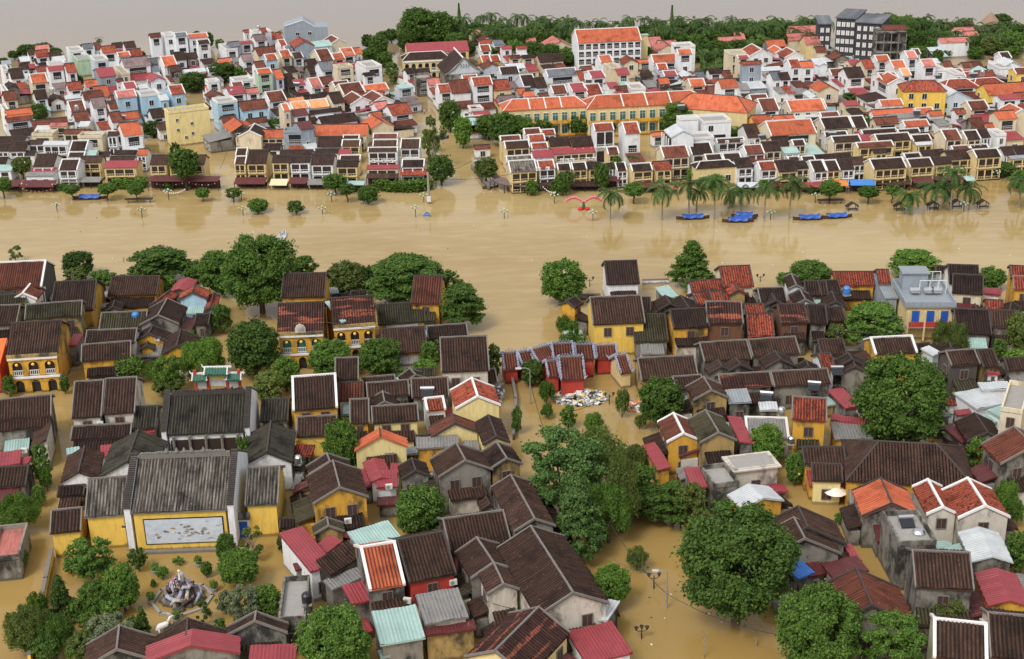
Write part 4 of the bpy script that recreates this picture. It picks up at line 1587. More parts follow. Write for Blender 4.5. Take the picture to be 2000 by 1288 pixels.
# far bank trees
FT = """
8 345 388 42 dome green 375
142 360 391 36 dome green 380
212 357 392 42 dome green 380
268 357 392 38 dome green 382
397 365 394 30 dome green 388
457 365 394 42 open dark 388
505 386 416 44 dome green 416
578 390 418 44 open dark 418
655 338 380 52 dome green 372
678 358 396 40 open green 382
720 360 398 46 dome green 398
365 288 372 62 dome dark 350
345 275 320 24 open dark
45 305 350 44 dome olive 342
120 358 372 24 dome dark
850 215 330 50 sparse olive
862 300 362 56 dome dark 358
838 250 300 40 open olive
950 305 362 50 dome olive 350
1040 350 382 28 dome green
1100 335 382 36 dome dark
1085 350 382 24 dome green
1175 315 372 34 dome green
1205 300 360 24 open green
1238 355 398 46 dome green 385
1620 350 398 48 dome green 385
1695 362 398 46 dome green 388
1742 358 398 34 open green 385
1955 315 345 60 dome dark
1990 330 375 40 dome green
1380 345 368 40 hedge green
1490 350 372 30 dome green
880 195 258 48 dome dark
905 225 290 40 dome bright
955 222 272 60 dome green
985 218 285 70 dome dark
1010 225 280 72 dome bright
1060 232 272 60 open green
1130 222 262 62 dome dark
1190 230 262 40 dome dark
1322 196 262 70 spread green
1135 92 132 34 dome dark
1260 90 122 34 dome dark
1105 100 132 50 dome dark
1075 85 128 44 dome dark
720 66 96 30 dome dark
740 68 110 44 dome dark
725 92 118 40 dome green
752 100 132 34 dome green
765 120 152 36 open green
770 135 165 26 open olive
738 130 150 22 dome green
735 80 105 30 dome dark
795 60 100 44 dome dark
820 14 92 74 dome green
795 35 88 40 dome olive
862 22 90 60 dome green
845 50 92 60 open green
890 62 100 44 dome green
912 80 110 40 dome dark
750 60 84 34 dome dark
765 55 82 30 dome dark
760 180 215 20 open green
870 100 120 26 dome dark
435 120 160 66 dome dark
380 140 180 60 dome dark
408 152 172 40 dome dark
470 128 160 34 open green
570 128 148 42 dome dark
600 172 190 44 dome dark
78 200 240 38 dome dark
300 235 268 44 dome dark
410 200 218 14 dome dark
535 230 260 40 dome dark
130 150 172 20 dome dark
155 145 172 22 dome dark
55 86 112 44 dome dark
85 82 112 50 open dark
30 98 116 30 dome dark
105 92 120 40 dome dark
8 112 128 20 dome dark
160 86 105 22 dome dark
275 98 118 24 dome dark
410 62 95 20 dome dark
430 75 100 22 open dark
462 80 100 20 dome dark
385 60 75 16 dome dark
650 70 80 14 dome dark
1100 160 180 14 dome dark
1425 250 262 20 dome bright
1390 245 275 46 dome green
1420 250 275 40 dome green
1445 248 272 24 open bright
1790 152 165 14 cone dark
1695 190 208 22 dome bright
1715 188 208 18 dome green
1660 180 200 34 dome dark
1830 95 130 24 dome dark
1952 24 70 56 spread dark
1985 45 80 44 dome dark
1975 60 100 60 dome green
1935 70 108 46 dome olive
1870 78 108 34 dome green
1820 72 108 44 dome dark
1795 60 106 44 dome dark
1765 50 100 50 dome green
1745 40 80 40 dome dark
1840 95 112 40 dome dark
1905 92 115 38 dome green
1790 88 118 40 dome green
1850 55 75 40 dome dark
1690 225 250 24 open green
330 352 372 20 open green
1585 360 380 20 open green
1980 88 115 26 open green
1520 60 100 40 dome dark
1500 75 105 46 dome green
1475 82 112 44 dome dark
1440 76 110 40 dome dark
1400 78 112 44 dome green
1375 84 118 40 dome dark
1415 95 125 44 dome dark
1455 92 125 44 dome green
1390 100 128 40 dome dark
1345 90 118 34 dome dark
1300 60 92 40 dome dark
1330 64 96 40 dome green
1280 58 84 34 dome dark
1360 66 98 40 dome green
1020 60 98 44 dome dark
990 58 96 44 dome green
1050 58 95 40 dome dark
1075 62 90 36 dome green
1040 80 112 40 dome dark
1010 85 112 36 dome dark
960 48 84 40 dome green
930 44 78 36 dome dark
1100 60 88 30 dome dark
1560 44 66 34 dome dark
1550 58 84 36 dome green
900 42 70 40 dome dark
1405 60 92 40 dome green
1440 58 90 40 dome dark
1475 56 88 40 dome dark
1255 50 78 40 dome dark
"""
for ln in FT.strip().splitlines():
    w = ln.split(); tree(float(w[0]), float(w[1]), float(w[2]), float(w[3]), w[4], w[5], 'trees on the far bank', low=float(w[6]) if len(w) > 6 else None)
# hedges
def hedge(pts, w, h, look, n=2500):
    rng = random.Random(int(pts[0][0])); P = [unproj(*p, 0) for p in pts]; c = sum(P, Vector())/len(P)
    root = empty('hedge', c); mb = MB()
    for i in range(n):
        k = rng.randrange(len(P)-1); t = rng.random(); p = P[k].lerp(P[k+1], t)-c
        hh = h*(.8+.25*math.sin(t*7+k*2))
        p = p+Vector((rng.uniform(-w,w), rng.uniform(-w,w), rng.random()**.6*hh)); leaf(mb, p, (rng.gauss(0,.6), rng.gauss(0,.6), 1), .45, rng)
    mb.build('foliage', 'leaf_bright', root)
    mb = MB()
    for k in range(len(P)*2):
        p = P[k % len(P)]-c; mb.tube([p+Vector((0,0,-1)), p+Vector((.1,0,h*.8))], .06, 4)
    mb.build('stem', 'bark', root); reg(root, look, 'hedge', None, (pts[0][0], pts[0][1])); return root
hedge([(738,371),(780,374),(812,374),(836,368)], 1.6, 2.6, 'long low bright green hedge')
hedge([(1352,352),(1378,362),(1400,366)], 1.6, 3, 'bright green hedge')
hedge([(228,366),(262,368),(280,364)], 1.6, 2.2, 'trimmed green hedge')
hedge([(1698,358),(1740,364),(1778,360)], 1.8, 2.2, 'brown-green creeper hedge')
hedge([(1358,270),(1405,274),(1448,268)], 2.0, 3.4, 'rooftop-height planting hedge')
# ------------------------------------------------------------------ palms
def palm_crown(seed, nf=20, droop=1.0):
    rng = random.Random(seed); mb = MB()
    for k in range(nf):
        a = k*2.399+rng.random()*.3; up = rng.uniform(-.35, 1.0); ln = rng.uniform(.85, 1.1)
        pts = []; x = z = 0.0; an = up
        for s_ in range(9):
            pts.append(Vector((math.cos(a)*x, math.sin(a)*x, z))); x += math.cos(an)*ln/8; z += math.sin(an)*ln/8; an -= .26*droop
        side = Vector((-math.sin(a), math.cos(a), 0))
        for s_ in range(8):
            p, q = pts[s_], pts[s_+1]; w0 = .02+.125*math.sin(math.pi*min(1, (s_+.3)/8.4))**.7; w1 = .02+.125*math.sin(math.pi*min(1, (s_+1.3)/8.4))**.7
            for sg in (-1, 1):
                a_, b_ = p+side*sg*w0*.25+Vector((0,0,-w0*.15)), q+side*sg*w1*.25+Vector((0,0,-w1*.15))
                mb.quad(p, q, b_, a_)
                for h_ in (0, .34, .67):
                    b0 = a_.lerp(b_, h_); b1 = a_.lerp(b_, h_+.24); tip = b1+side*sg*w0*.95+(q-p)*.45+Vector((0,0,-w0*.55))
                    i = len(mb.v); mb.v += [tuple(b0), tuple(b1), tuple(tip)]; mb.f.append((i,i+1,i+2)); mb.m.append(0); mb.uv += [(0,0)]*3
    return mb.mesh('palm_crown', ['leaf_palm'])
PC = [palm_crown(i) for i in range(4)]
PCs = [palm_crown(10+i, 16) for i in range(3)]
def palm(x, ybase, ytop, group, rcrown=3.4, look='coconut palm', mat='palm'):
    TS[0] += 1; rng = random.Random(TS[0])
    b = unproj(x, ybase, 0); s = ppm(b); H = (ybase-ytop)/(s*.95)
    rcrown = rcrown*rng.uniform(.9, 1.1); ht = max(1.0, H-rcrown*.45)
    root = empty('palm_tree', (b.x, b.y, 0), rng.random()*6.28)
    cr = bpy.data.objects.new('crown', (PC if group.startswith('coc') else PCs)[TS[0] % 3]); COL.objects.link(cr); cr.parent = root
    lean = Vector((rng.uniform(-.5,.5), rng.uniform(-.4,.4), ht)); cr.location = lean; cr.scale = (rcrown,)*3
    cr.material_slots[0].link = 'OBJECT'; cr.material_slots[0].material = MATS['leaf_'+mat]
    mb = MB(); mb.tube([(0,0,-2),(lean.x*.1,lean.y*.1,ht*.4),tuple(lean)], [.26,.17,.13], 6); mb.build('trunk', 'bark_pale', root)
    reg(root, look, 'palm tree', group, (x, (ybase+ytop)/2)); return root
for x, yb, yt in ((1192,428,362),(1293,430,348),(1345,420,343),(1395,428,337),(1447,415,358),(1492,428,352),(1541,427,338),(1772,416,364),(1825,408,348),(1856,412,322),(1892,410,352),(1990,406,338),(1360,412,362),(1425,405,362),(1850,388,350)):
    palm(x, yb, yt, 'coconut palms in the flooded river promenade', 5.0 if x not in (1360,1425,1850) else 3.8)
for x, yb, yt in ((196,96,72),(545,80,58),(1175,372,322),(1225,310,305),(1840,250,232),(1690,238,226),(1790,215,196),(1375,140,98),(1398,142,98),(860,120,98),(1235,328,300),(1115,370,330)):
    palm(x, yb, yt, 'scattered palms on the far bank', 2.6)
rng = random.Random(5)
for i in range(46):
    x = 880+i*16.2+rng.uniform(-6,6); yt = 26+rng.uniform(-4,8)+(6 if x > 1100 else 0); palm(x, yt+rng.uniform(38,46), yt, 'palm belt behind the town', 4.4)
for i in range(34):
    x = 905+i*20.5+rng.uniform(-8,8); yt = 46+rng.uniform(-6,10)
    if 1120 < x < 1262: continue
    palm(x, yt+rng.uniform(38,46), yt, 'palm belt behind the town', 4.4)
for i in range(16):
    x = 1705+i*18+rng.uniform(-6,6); yt = 24+i*1.0+rng.uniform(-4,8); palm(x, yt+40, yt, 'palm belt behind the town', 4.2)
for i in range(14):
    x = 1715+i*19+rng.uniform(-6,6); yt = 58+rng.uniform(-8,12); palm(x, yt+40, yt, 'palm belt behind the town', 4.0)
for x, yb, yt in ((1338,118,92),(1352,108,78),(1450,88,60),(1572,46,28),(1570,62,34),(1606,60,38)): palm(x, yb, yt, 'palm belt behind the town', 4.2)
# tall conifers poking out of the belt
for x, yt, yb in ((1312,12,52),(897,8,40)):
    b = unproj(x, yb, 0); s = ppm(b); H = (yb-yt)/(s*.97); root = empty('conifer', b); rg = random.Random(x); mb = MB()
    for i in range(1500):
        t = rg.random()**.8; a = rg.random()*6.28; tier = (t*9) % 1; r = (1-t)*H*.15*(1.1-.6*tier)*rg.random()**.5
        leaf(mb, (math.cos(a)*r, math.sin(a)*r, H*.12+t*H*.86), (math.cos(a), math.sin(a), .8), .5, rg)
    mb.build('crown', 'leaf_dark', root); mb = MB(); mb.tube([(0,0,-2),(0,0,H*.95)], [.25,.05], 6); mb.build('trunk', 'bark', root)
    if x == 1312: landmark(root, 'slim pointed conifer rising above the palm belt on the skyline shore', 'conifer', 'the slim conifer', (x, yt+15), 'conifers')
    else: landmark(root, 'short conifer at the left end of the palm belt below the wooden mast', 'conifer', 'the short conifer', (x, yt+15), 'conifers')

# undergrowth that fills the palm belt: one mass nobody could count
mb = MB(); rg = random.Random(44)
for (poly, n_) in ((((870,62),(1120,60),(1120,112),(960,118)), 5200), (((1250,62),(1600,52),(1560,90),(1330,130)), 7000), (((1745,52),(1990,75),(1990,112),(1760,92)), 5200), (((1130,92),(1150,92),(1160,125),(1100,130)), 500), (((1700,40),(1780,44),(1790,60),(1760,60)), 900), (((1360,96),(1430,96),(1420,150),(1375,150)), 1500)):
    P = [unproj(*p, 0) for p in poly]
    for i in range(n_):
        u, v = rg.random(), rg.random(); p = (P[0].lerp(P[1], u)).lerp(P[3].lerp(P[2], u), v)
        hh = 2.4+1.4*math.sin(p.x*.31)*math.cos(p.y*.27)+.8*math.sin(p.x*.9+p.y*.5); p.z = max(.2, hh)*rg.random()**.35
        leaf(mb, p, (rg.gauss(0,.5), rg.gauss(0,.5)-.4, 1), rg.uniform(.9,1.6), rg)
o = mb.build('undergrowth', 'leaf_dark'); o['kind'] = 'stuff'; o['label'] = 'dense dark undergrowth below the palms behind the town'; o['category'] = 'undergrowth'
# ------------------------------------------------------------------ landmark buildings and street things, each stood at its measured place
def frame_of(p1, p2, z1, z2=None):
    A = unproj(*p1, z1); B = unproj(*p2, z1 if z2 is None else z2); d = (B-A).to_2d(); return A, B, math.atan2(d.y, d.x), d.length
def roof_body(p1, p2, p3, h, tanp=.52):
    lo, hi = h, h+9.0; E = unproj(*p3, h); A = unproj(*p1, h); B = unproj(*p2, h)
    sg = 1 if run_of(A, (B-A).to_2d().normalized(), E) > 0 else -1
    for _ in range(40):
        zr = (lo+hi)/2; A = unproj(*p1, zr); B = unproj(*p2, zr); d = (B-A).to_2d().normalized()
        if zr-h-tanp*sg*run_of(A, d, E) > 0: hi = zr
        else: lo = zr
    run = run_of(A, d, E)
    if run > 0: d = -d
    return (A+B)/2, math.atan2(d.y, d.x), (B-A).to_2d().length, abs(run), h, h+tanp*abs(run)
def relabel(root, label, cat, phrase, name=None):
    for i, r in enumerate(REG):
        if r[0] is root: xy = r[2]; REG.pop(i); break
    if name: root.name = name
    return landmark(root, label, cat, phrase, xy, root.get('group'))
def arch_front(root, xa, xb, y, z0, z1, n, mat, ow=.62, oh=.8, back='pane', rail=True, sill=.0, depth=.55, capz=.3, cols=True):
    """storey of an arcade: piers, arched heads, dark recess, balustrade, cornice"""
    w = (xb-xa)/n; H = z1-z0
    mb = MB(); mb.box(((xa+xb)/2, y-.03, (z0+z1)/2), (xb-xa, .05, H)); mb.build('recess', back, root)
    mb = MB(); pw = w*(1-ow)/2
    for i in range(n+1):
        x = xa+i*w; ww = pw*2 if 0 < i < n else pw; xx = x+(pw/2 if i == 0 else (-pw/2 if i == n else 0))
        mb.box((xx, y-depth/2-.05, (z0+z1)/2), (ww, depth, H))
    for i in range(n):
        x0 = xa+i*w+pw; x1 = xa+(i+1)*w-pw; r = (x1-x0)/2; zs = z0+H*oh-min(r, H*.25); rr = min(r, H*.25)
        prev = (x0, zs)
        for k in range(1, 9):
            a = math.pi*(1-k/8); cur = ((x0+x1)/2+math.cos(a)*r, zs+math.sin(a)*rr)
            mb.quad((prev[0], y-depth-.05, prev[1]), (cur[0], y-depth-.05, cur[1]), (cur[0], y-depth-.05, z1), (prev[0], y-depth-.05, z1))
            mb.quad((prev[0], y-depth-.05, prev[1]), (prev[0], y-.06, prev[1]), (cur[0], y-.06, cur[1]), (cur[0], y-depth-.05, cur[1]))
            prev = cur
    mb.build('arcade', 'wall_'+mat, root)
    mb = MB(); mb.box(((xa+xb)/2, y-depth/2-.15, z1+capz/2), (xb-xa+.2, depth+.25, capz)); mb.build('cornice', 'trim_white', root)
    if rail:
        for i in range(n):
            x0 = xa+i*w+pw; x1 = xa+(i+1)*w-pw; mb = MB(); k = max(3, int((x1-x0)/.28))
            mb.box(((x0+x1)/2, y-depth+.08, z0+.9), (x1-x0, .12, .1)); mb.box(((x0+x1)/2, y-depth+.08, z0+.1), (x1-x0, .12, .1))
            for j in range(k): mb.box((x0+(j+.5)*(x1-x0)/k, y-depth+.08, z0+.5), (.1, .08, .72))
            mb.build('balustrade', 'frame_white', root)
# ---- assembly hall with the mural wall
c, ang, L_, run, ze, zr = roof_body(tx('W1',97,-11), tx('W1',163,-13.5), tx('W1',97,26.5), 6)
root = make_house(c, ang, L_, run, ze, zr, 'K', 'Y', 'ne', near=True, seed=5, name='assembly_hall')
y = -run+.3
mb = MB(); mb.box((.4, y-.06, 3.05), (L_*.83, .1, 3.9)); fr = mb.build('mural_frame', 'black_iron', root)
m, nt, N, L, b = nodemat('mural')
tc = N.new('ShaderNodeTexCoord'); vv = mapping(N, L, tc.outputs['Object'], (.5, 1, 1.1))
n1 = noise(N, L, vv, 1.2, 5, .65); n2 = noise(N, L, mapping(N, L, tc.outputs['Object'], (.9, 1, 2.2)), .9, 5, .7)
cc = mix(N, L, ramp(N, L, n1, .4, .7), (.5,.58,.68), (.68,.72,.76)); cc = mix(N, L, ramp(N, L, n2, .6, .68), cc, (.2,.24,.28))
L.new(cc, b.inputs['Base Color'])
mb = MB(); mb.box((.4, y-.13, 3.05), (L_*.83-.3, .06, 3.6)); mu = mb.build('mural_panel', 'mural', root)
mb = MB(); rg = random.Random(3)
for j in range(46):
    x = rg.gauss(.6, 1.9); z = 2.75+rg.gauss(0,.42); s_ = rg.uniform(.12,.34); k = rg.randrange(4); nn = rg.randint(5,8)
    pts = [(x+math.cos(a*6.283/nn)*s_*rg.uniform(.5,1.5), y-.165-.0012*j, z+math.sin(a*6.283/nn)*s_*rg.uniform(.3,.7)) for a in range(nn)]
    mb.poly(pts, k)
mb.build('painted_figures', ['wall_s','trim_grey','trim_white','wall_d'], mu)
mb = MB(); mb.box((.4, y-.45, .1), (L_*.86, .7, .5)); mb.build('plinth', 'trim_grey', root)
# white fire walls with stepped tile copings on both sides
for sx in (-1, 1):
    mb = MB(); X0, X1 = sx*(L_/2+.02), sx*(L_/2+.85)
    pr = [(-run+.2,-2),(-run+.2,ze+.7),(0,zr+.9),(run-.2,ze+.7),(run-.2,-2)]
    mb.poly([(X1,a,b_) for a,b_ in (pr if sx > 0 else pr[::-1])]); mb.poly([(X0,a,b_) for a,b_ in (pr if sx < 0 else pr[::-1])])
    for i in range(4): a, b_ = pr[i], pr[(i+1)%5]; mb.quad((X0,*a),(X0,*b_),(X1,*b_),(X1,*a))
    w_ = mb.build('fire_wall', 'wall_w', root)
    mb = MB()
    for k in range(26):
        t = k/25; yy = -run+.1+t*run; zz = ze+.82+(zr-ze+.2)*t
        mb.box(((X0+X1)/2, yy, zz), (.95, run/44, .22)); 
        mb.box(((X0+X1)/2, -yy, zz), (.95, run/44, .22))
    mb.build('coping_tiles', 'trim_dark', w_)
mb = MB(); rg = random.Random(4)
mb.box((0,0,zr+.55),(L_-.4,.35,.7)); n = 30
for k in range(n):
    x = -L_/2+.6+k*(L_-1.2)/n; mb.box((x, 0, zr+1.0), (.32, .38, rg.uniform(.1,.4)))
for x in (-2.4,-1,0,1,2.6): mb.lathe([(.05,0),(.35,.2),(.2,.5),(.05,.8)], (x,0,zr+.9), 7)
mb.build('ridge_ornament', 'trim_grey', root)
landmark(root, 'long yellow hall with streaky grey roof and big pale mural on its wall', 'assembly hall', 'the mural hall', tx('W1',130,10))
HALL = (c, ang, L_, run)
# ---- upper hall behind it
c, ang, L_, run, ze, zr = roof_body((333,776), (482,769), (324,852), 5.6)
root = make_house(c, ang, L_, run, ze, zr, 'J', 'w', 'ne', near=True, seed=6, name='temple_hall')
y = -run+.3; mb = MB(); mb.box((0,y-.1,2),(L_-1,.3,5.4)); mb.build('dark_front', 'dark_wood', root)
mb = MB()
for i in range(5): mb.tube([(-L_/2+1+i*(L_-2)/4, y-.5, -1), (-L_/2+1+i*(L_-2)/4, y-.5, ze-.1)], .22, 8)
mb.build('column', 'trim_grey', root)
for sx in (-1, 1):
    mb = MB(); X0, X1 = sx*(L_/2+.02), sx*(L_/2+.75); pr = [(-run+.2,-2),(-run+.2,ze+.7),(0,zr+.9),(run-.2,ze+.7),(run-.2,-2)]
    mb.poly([(X1,a,b_) for a,b_ in (pr if sx > 0 else pr[::-1])]); mb.poly([(X0,a,b_) for a,b_ in (pr if sx < 0 else pr[::-1])])
    for i in range(4): a, b_ = pr[i], pr[(i+1)%5]; mb.quad((X0,*a),(X0,*b_),(X1,*b_),(X1,*a))
    w_ = mb.build('fire_wall', 'wall_w', root); mb = MB()
    for k in range(24):
        t = k/23; yy = -run+.1+t*run; zz = ze+.82+(zr-ze+.2)*t
        mb.box(((X0+X1)/2, yy, zz), (.9, run/40, .22)); mb.box(((X0+X1)/2, -yy, zz), (.9, run/40, .22))
    mb.build('coping_tiles', 'trim_dark', w_)
mb = MB(); mb.box((0,0,zr+.5),(L_-.4,.35,.6)); rg = random.Random(8)
for k in range(22): mb.box((-L_/2+.7+k*(L_-1.4)/21, 0, zr+.85), (.36,.3,rg.uniform(.15,.75)), 0, rg.random())
mb.build('ridge_ornament', 'trim_dark', root)
landmark(root, 'dark mossy-roofed temple hall with white side walls behind the mural hall', 'temple hall', 'the mossy temple hall', (405,810))
# ---- green tiled ceremonial gate
A, B, ang, W = frame_of((384,790), (476,788), 0)
root = empty('ceremonial_gate', (A+B)/2, ang)
mb = MB()
for x in (-W/2+.3, -W*.2, W*.2, W/2-.3): mb.box((x,0,2.4),(.45,.5,7.4))
mb.build('pillar', 'wall_r', root)
mb = MB(); mb.box((0,0,4.3),(W*.36,.3,2.0)); mb.box((-W*.35,0,3.6),(W*.22,.3,1.4)); mb.box((W*.35,0,3.6),(W*.22,.3,1.4)); pn = mb.build('painted_panel', 'wall_p', root)
mb = MB(); mb.box((0,-.18,4.7),(W*.26,.06,.5)); mb.build('name_board', 'lantern_yellow', pn)
for (x, z, w, d) in ((0,5.6,W*.48,1.3),(-W*.36,4.5,W*.3,1.1),(W*.36,4.5,W*.3,1.1)):
    mb = MB(); corr_slope(mb, w, x-w/2, 0, z+.8, -d, z, True); corr_slope(mb, w, x-w/2, 0, z+.8, d, z, True); r_ = mb.build('gate_roof', 'green_glaze', root)
    mb = MB(); mb.box((x,0,z+1.0),(w+.1,.3,.25))
    for sx in (-1,1):
        mb.tube([(x+sx*w/2,0,z+.95),(x+sx*(w/2+.35),0,z+1.1),(x+sx*(w/2+.5),0,z+1.5)],[.15,.13,.06],6)
        for sy in (-1,1): mb.tube([(x+sx*w/2,0,z+1.0),(x+sx*w/2,sy*d,z+.18),(x+sx*(w/2+.3),sy*(d+.3),z+.45)],[.13,.12,.06],6)
    mb.build('upturned_ridge', 'trim_white', r_)
landmark(root, 'white-edged ceremonial gate with small green glazed roofs and red pillars', 'gate', 'the green-roofed gate', (430,745))
# ---- white ornamental gables in front of the two side wings
for p, w, nm in (((240,935), 52, 'left'), ((522,900), 62, 'right')):
    b = unproj(p[0], p[1], 3.0); s = ppm(b); W = w/s; root = empty('ornamental_gable', (b.x, b.y, 0), HALL[1])
    mb = MB(); pts = [(-W/2,0,-2),(-W/2,0,3.0),(-W*.36,0,3.15),(-W*.3,0,3.7),(-W*.12,0,4.1),(0,0,5.0),(W*.12,0,4.1),(W*.3,0,3.7),(W*.36,0,3.15),(W/2,0,3.0),(W/2,0,-2)]
    f_ = [(x,-.25,z) for x,_,z in pts][::-1]; bk = [(x,.25,z) for x,_,z in pts]; mb.poly(f_); mb.poly(bk)
    for i in range(len(pts)-1): a, c_ = pts[i], pts[i+1]; mb.quad((a[0],-.25,a[2]),(a[0],.25,a[2]),(c_[0],.25,c_[2]),(c_[0],-.25,c_[2]))
    mb.build('gable_wall', 'wall_w', root); mb = MB()
    for i in range(1, len(pts)-2): mb.tube([(pts[i][0],0,pts[i][2]+.05),(pts[i+1][0],0,pts[i+1][2]+.05)], .17, 5)
    mb.build('coping', 'trim_grey', root)
    o = landmark(root, f'white stepped ornamental gable wall on the {nm} side of the mural hall roof', 'gable wall', f'the {nm} white gable', p)
# ---- blue side doors beside the mural
for px, nm in (((262,1064), 'left'), ((474,1050), 'right')):
    b = unproj(*px, 0); root = empty('garden_door', b, HALL[1]); mb = MB(); mb.box((0,0,1.1),(1.7,.15,2.8)); mb.box((0,-.09,1.1),(.06,.05,2.6)); mb.build('door_leaf', 'shutter_blue', root)
    mb = MB(); mb.box((-1,0,1.2),(.3,.4,3.4)); mb.box((1,0,1.2),(.3,.4,3.4)); mb.box((0,0,2.75),(1.7,.39,.4)); mb.build('door_frame', 'trim_white', root)
    mb = MB(); corr_slope(mb, 2.6, -1.3, 0, 3.7, -.6, 3.1, True); corr_slope(mb, 2.6, -1.3, 0, 3.7, .6, 3.1, True); mb.build('door_roof', 'roof_K', root)
    landmark(root, f'blue garden door with small tiled hood {nm} of the mural', 'door', f'the {nm} blue door', (px[0], px[1]-20))
# ---- fountain: octagonal rim, dragon rockwork
cf = (unproj(356,1172,0)+Vector((0,0,0))); s = ppm(cf); Rr = 58/s
root = empty('dragon_fountain', cf, .2); mb = MB()
oc = [(math.cos(i*math.pi/4)*Rr, math.sin(i*math.pi/4)*Rr) for i in range(8)]
for i in range(8):
    (x0,y0),(x1,y1) = oc[i], oc[(i+1)%8]; a = math.atan2(y1-y0, x1-x0); mb.box(((x0+x1)/2,(y0+y1)/2,0),(math.hypot(x1-x0,y1-y0)+.25,.36,.5),0,a)
mb.build('basin_rim', 'concrete', root)
mb = MB(); rg = random.Random(12)
for k in range(60):
    a = rg.random()*6.28; r = Rr*.7*rg.random()**.5; h = (1-r/(Rr*.8))*2.2+.3; mb.lathe([(.5,-.4),(.45,h*.4),(.3,h*.75),(.05,h)], (math.cos(a)*r, math.sin(a)*r, 0), 5)
mb.build('rockwork', 'wall_g', root)
for k in range(7):   # coiling dragons with crests and gaping heads
    a0 = k*.9; mb = MB(); pts = []; rad = []
    for j in range(26):
        t = j/25; a = a0+t*3.6; r = Rr*(.62-.42*t)+.3*math.sin(t*14+k); z = .3+t*2.6+.45*math.sin(t*17+k); pts.append((math.cos(a)*r, math.sin(a)*r, z)); rad.append(.1+.16*math.sin(math.pi*min(1,t*1.1+.05)))
    mb.tube(pts, rad, 6, 0)
    e = Vector(pts[-1]); d = (e-Vector(pts[-3])).normalized(); mb.tube([e, e+d*.35+Vector((0,0,.1)), e+d*.8], [.24,.26,.08], 6, 0); mb.tube([e+Vector((0,0,.1)), e-d*.3+Vector((0,0,.6))], [.07,.02], 4, 1)
    for j in range(2, 24, 2): p = Vector(pts[j]); mb.tube([p, p+Vector((0,0,.42))], [.1,.01], 4, 1)
    mb.build('dragon', [['orn','boat_wood','trim_grey','orn','wall_q','shutter','orn'][k], 'cream_white' if k % 2 else 'pink'], root)
mb = MB(); mb.lathe([(.2,0),(.12,.6),(.06,1.0),(.16,1.1),(.16,1.3),(.05,1.4)], (0,.2,2.9), 8); mb.build('finial', 'cream_white', root)
landmark(root, 'octagonal flooded fountain basin filled with tangled dragon rockwork in the temple garden', 'fountain', 'the dragon fountain', (352,1165))
for i, (x, y_) in enumerate(((303,1120),(388,1107),(296,1178),(418,1155),(345,1215))):
    b = unproj(x, y_, 0); root = empty('plant_pot', b); mb = MB(); mb.lathe([(.35,-.5),(.4,0),(.5,.5),(.42,.5)], (0,0,0), 10); mb.build('pot', 'concrete', root)
    mb = MB(); rg = random.Random(i)
    for k in range(160): d = Vector((rg.gauss(0,1),rg.gauss(0,1),rg.gauss(0,1))).normalized()*rg.random()**.4*.6; leaf(mb, d+Vector((0,0,1.1)), d+Vector((0,0,.4)), .22, rg)
    mb.build('foliage', 'leaf_green', root); reg(root, 'potted garden shrub', 'plant pot', 'pots around the fountain', (x, y_))
b = unproj(318,1236,0); root = empty('goat_statue', b, .6); mb = MB()
mb.tube([(-.8,0,.6),(-.3,0,.95),(.5,0,.95),(.9,0,1.1)],[.2,.42,.4,.25],9); mb.tube([(.8,0,1.1),(1.1,0,1.7),(1.3,0,1.85),(1.65,0,1.7)],[.26,.2,.22,.1],8)
for x in (-.5,.6):
    for y_ in (-.22,.22): mb.tube([(x,y_,.8),(x+.05,y_,.2),(x,y_,-.6)],[.15,.09,.07],6)
for y_ in (-.12,.12): mb.tube([(1.2,y_,2.0),(1.0,y_*1.6,2.35),(.75,y_*2,2.3)],[.06,.04,.02],5)
mb.build('statue_body', 'cream_white', root, True); landmark(root, 'white goat-like statue standing in flood water below the dragon fountain', 'statue', 'the white statue', (318,1228))
# ---- garden walls
def wall_run(pts, h, th, mat, label, phrase, xy):
    P = [unproj(*p, 0) for p in pts]; c = sum(P, Vector())/len(P); root = empty('garden_wall', c); mb = MB(); mt = MB()
    for a, b in zip(P, P[1:]):
        d = (b-a); an = math.atan2(d.y, d.x); m_ = (a+b)/2-c; mb.box((m_.x, m_.y, (h-1)/2), (d.length+th*.5, th, h+1), 0, an); mt.box((m_.x, m_.y, h+.1), (d.length+th*.6, th+.15, .2), 0, an)
    mb.build('wall', 'wall_'+mat, root); mt.build('coping', 'trim_grey', root); landmark(root, label, 'garden wall', phrase, xy)
wall_run([(104,1092),(92,1150),(76,1230),(60,1300)], 1.5, .35, 'Y', 'yellow garden wall running down along the flooded alley at lower left', 'the yellow alley wall', (85,1190))
wall_run([(1003,860),(1008,790),(1000,745)], 1.0, .3, 'k', 'low dark wall with creepers beside the lemon gable house on the street', 'the low dark street wall', (1003,800))
wall_run([(1255,556),(1305,555)], .9, .25, 'w', 'short white riverside wall right of the hipped dark-roofed house', 'the white riverside wall', (1280,555))
wall_run([(1130,586),(1172,585)], 1.0, .25, 'g', 'short grey riverside wall behind the yellow street-corner house', 'the grey riverside wall', (1150,585))
wall_run([(955,372),(940,352),(922,330)], 1.0, .5, 'g', 'curved grey quay wall at the corner of the far side street', 'the curved quay wall', (938,350))
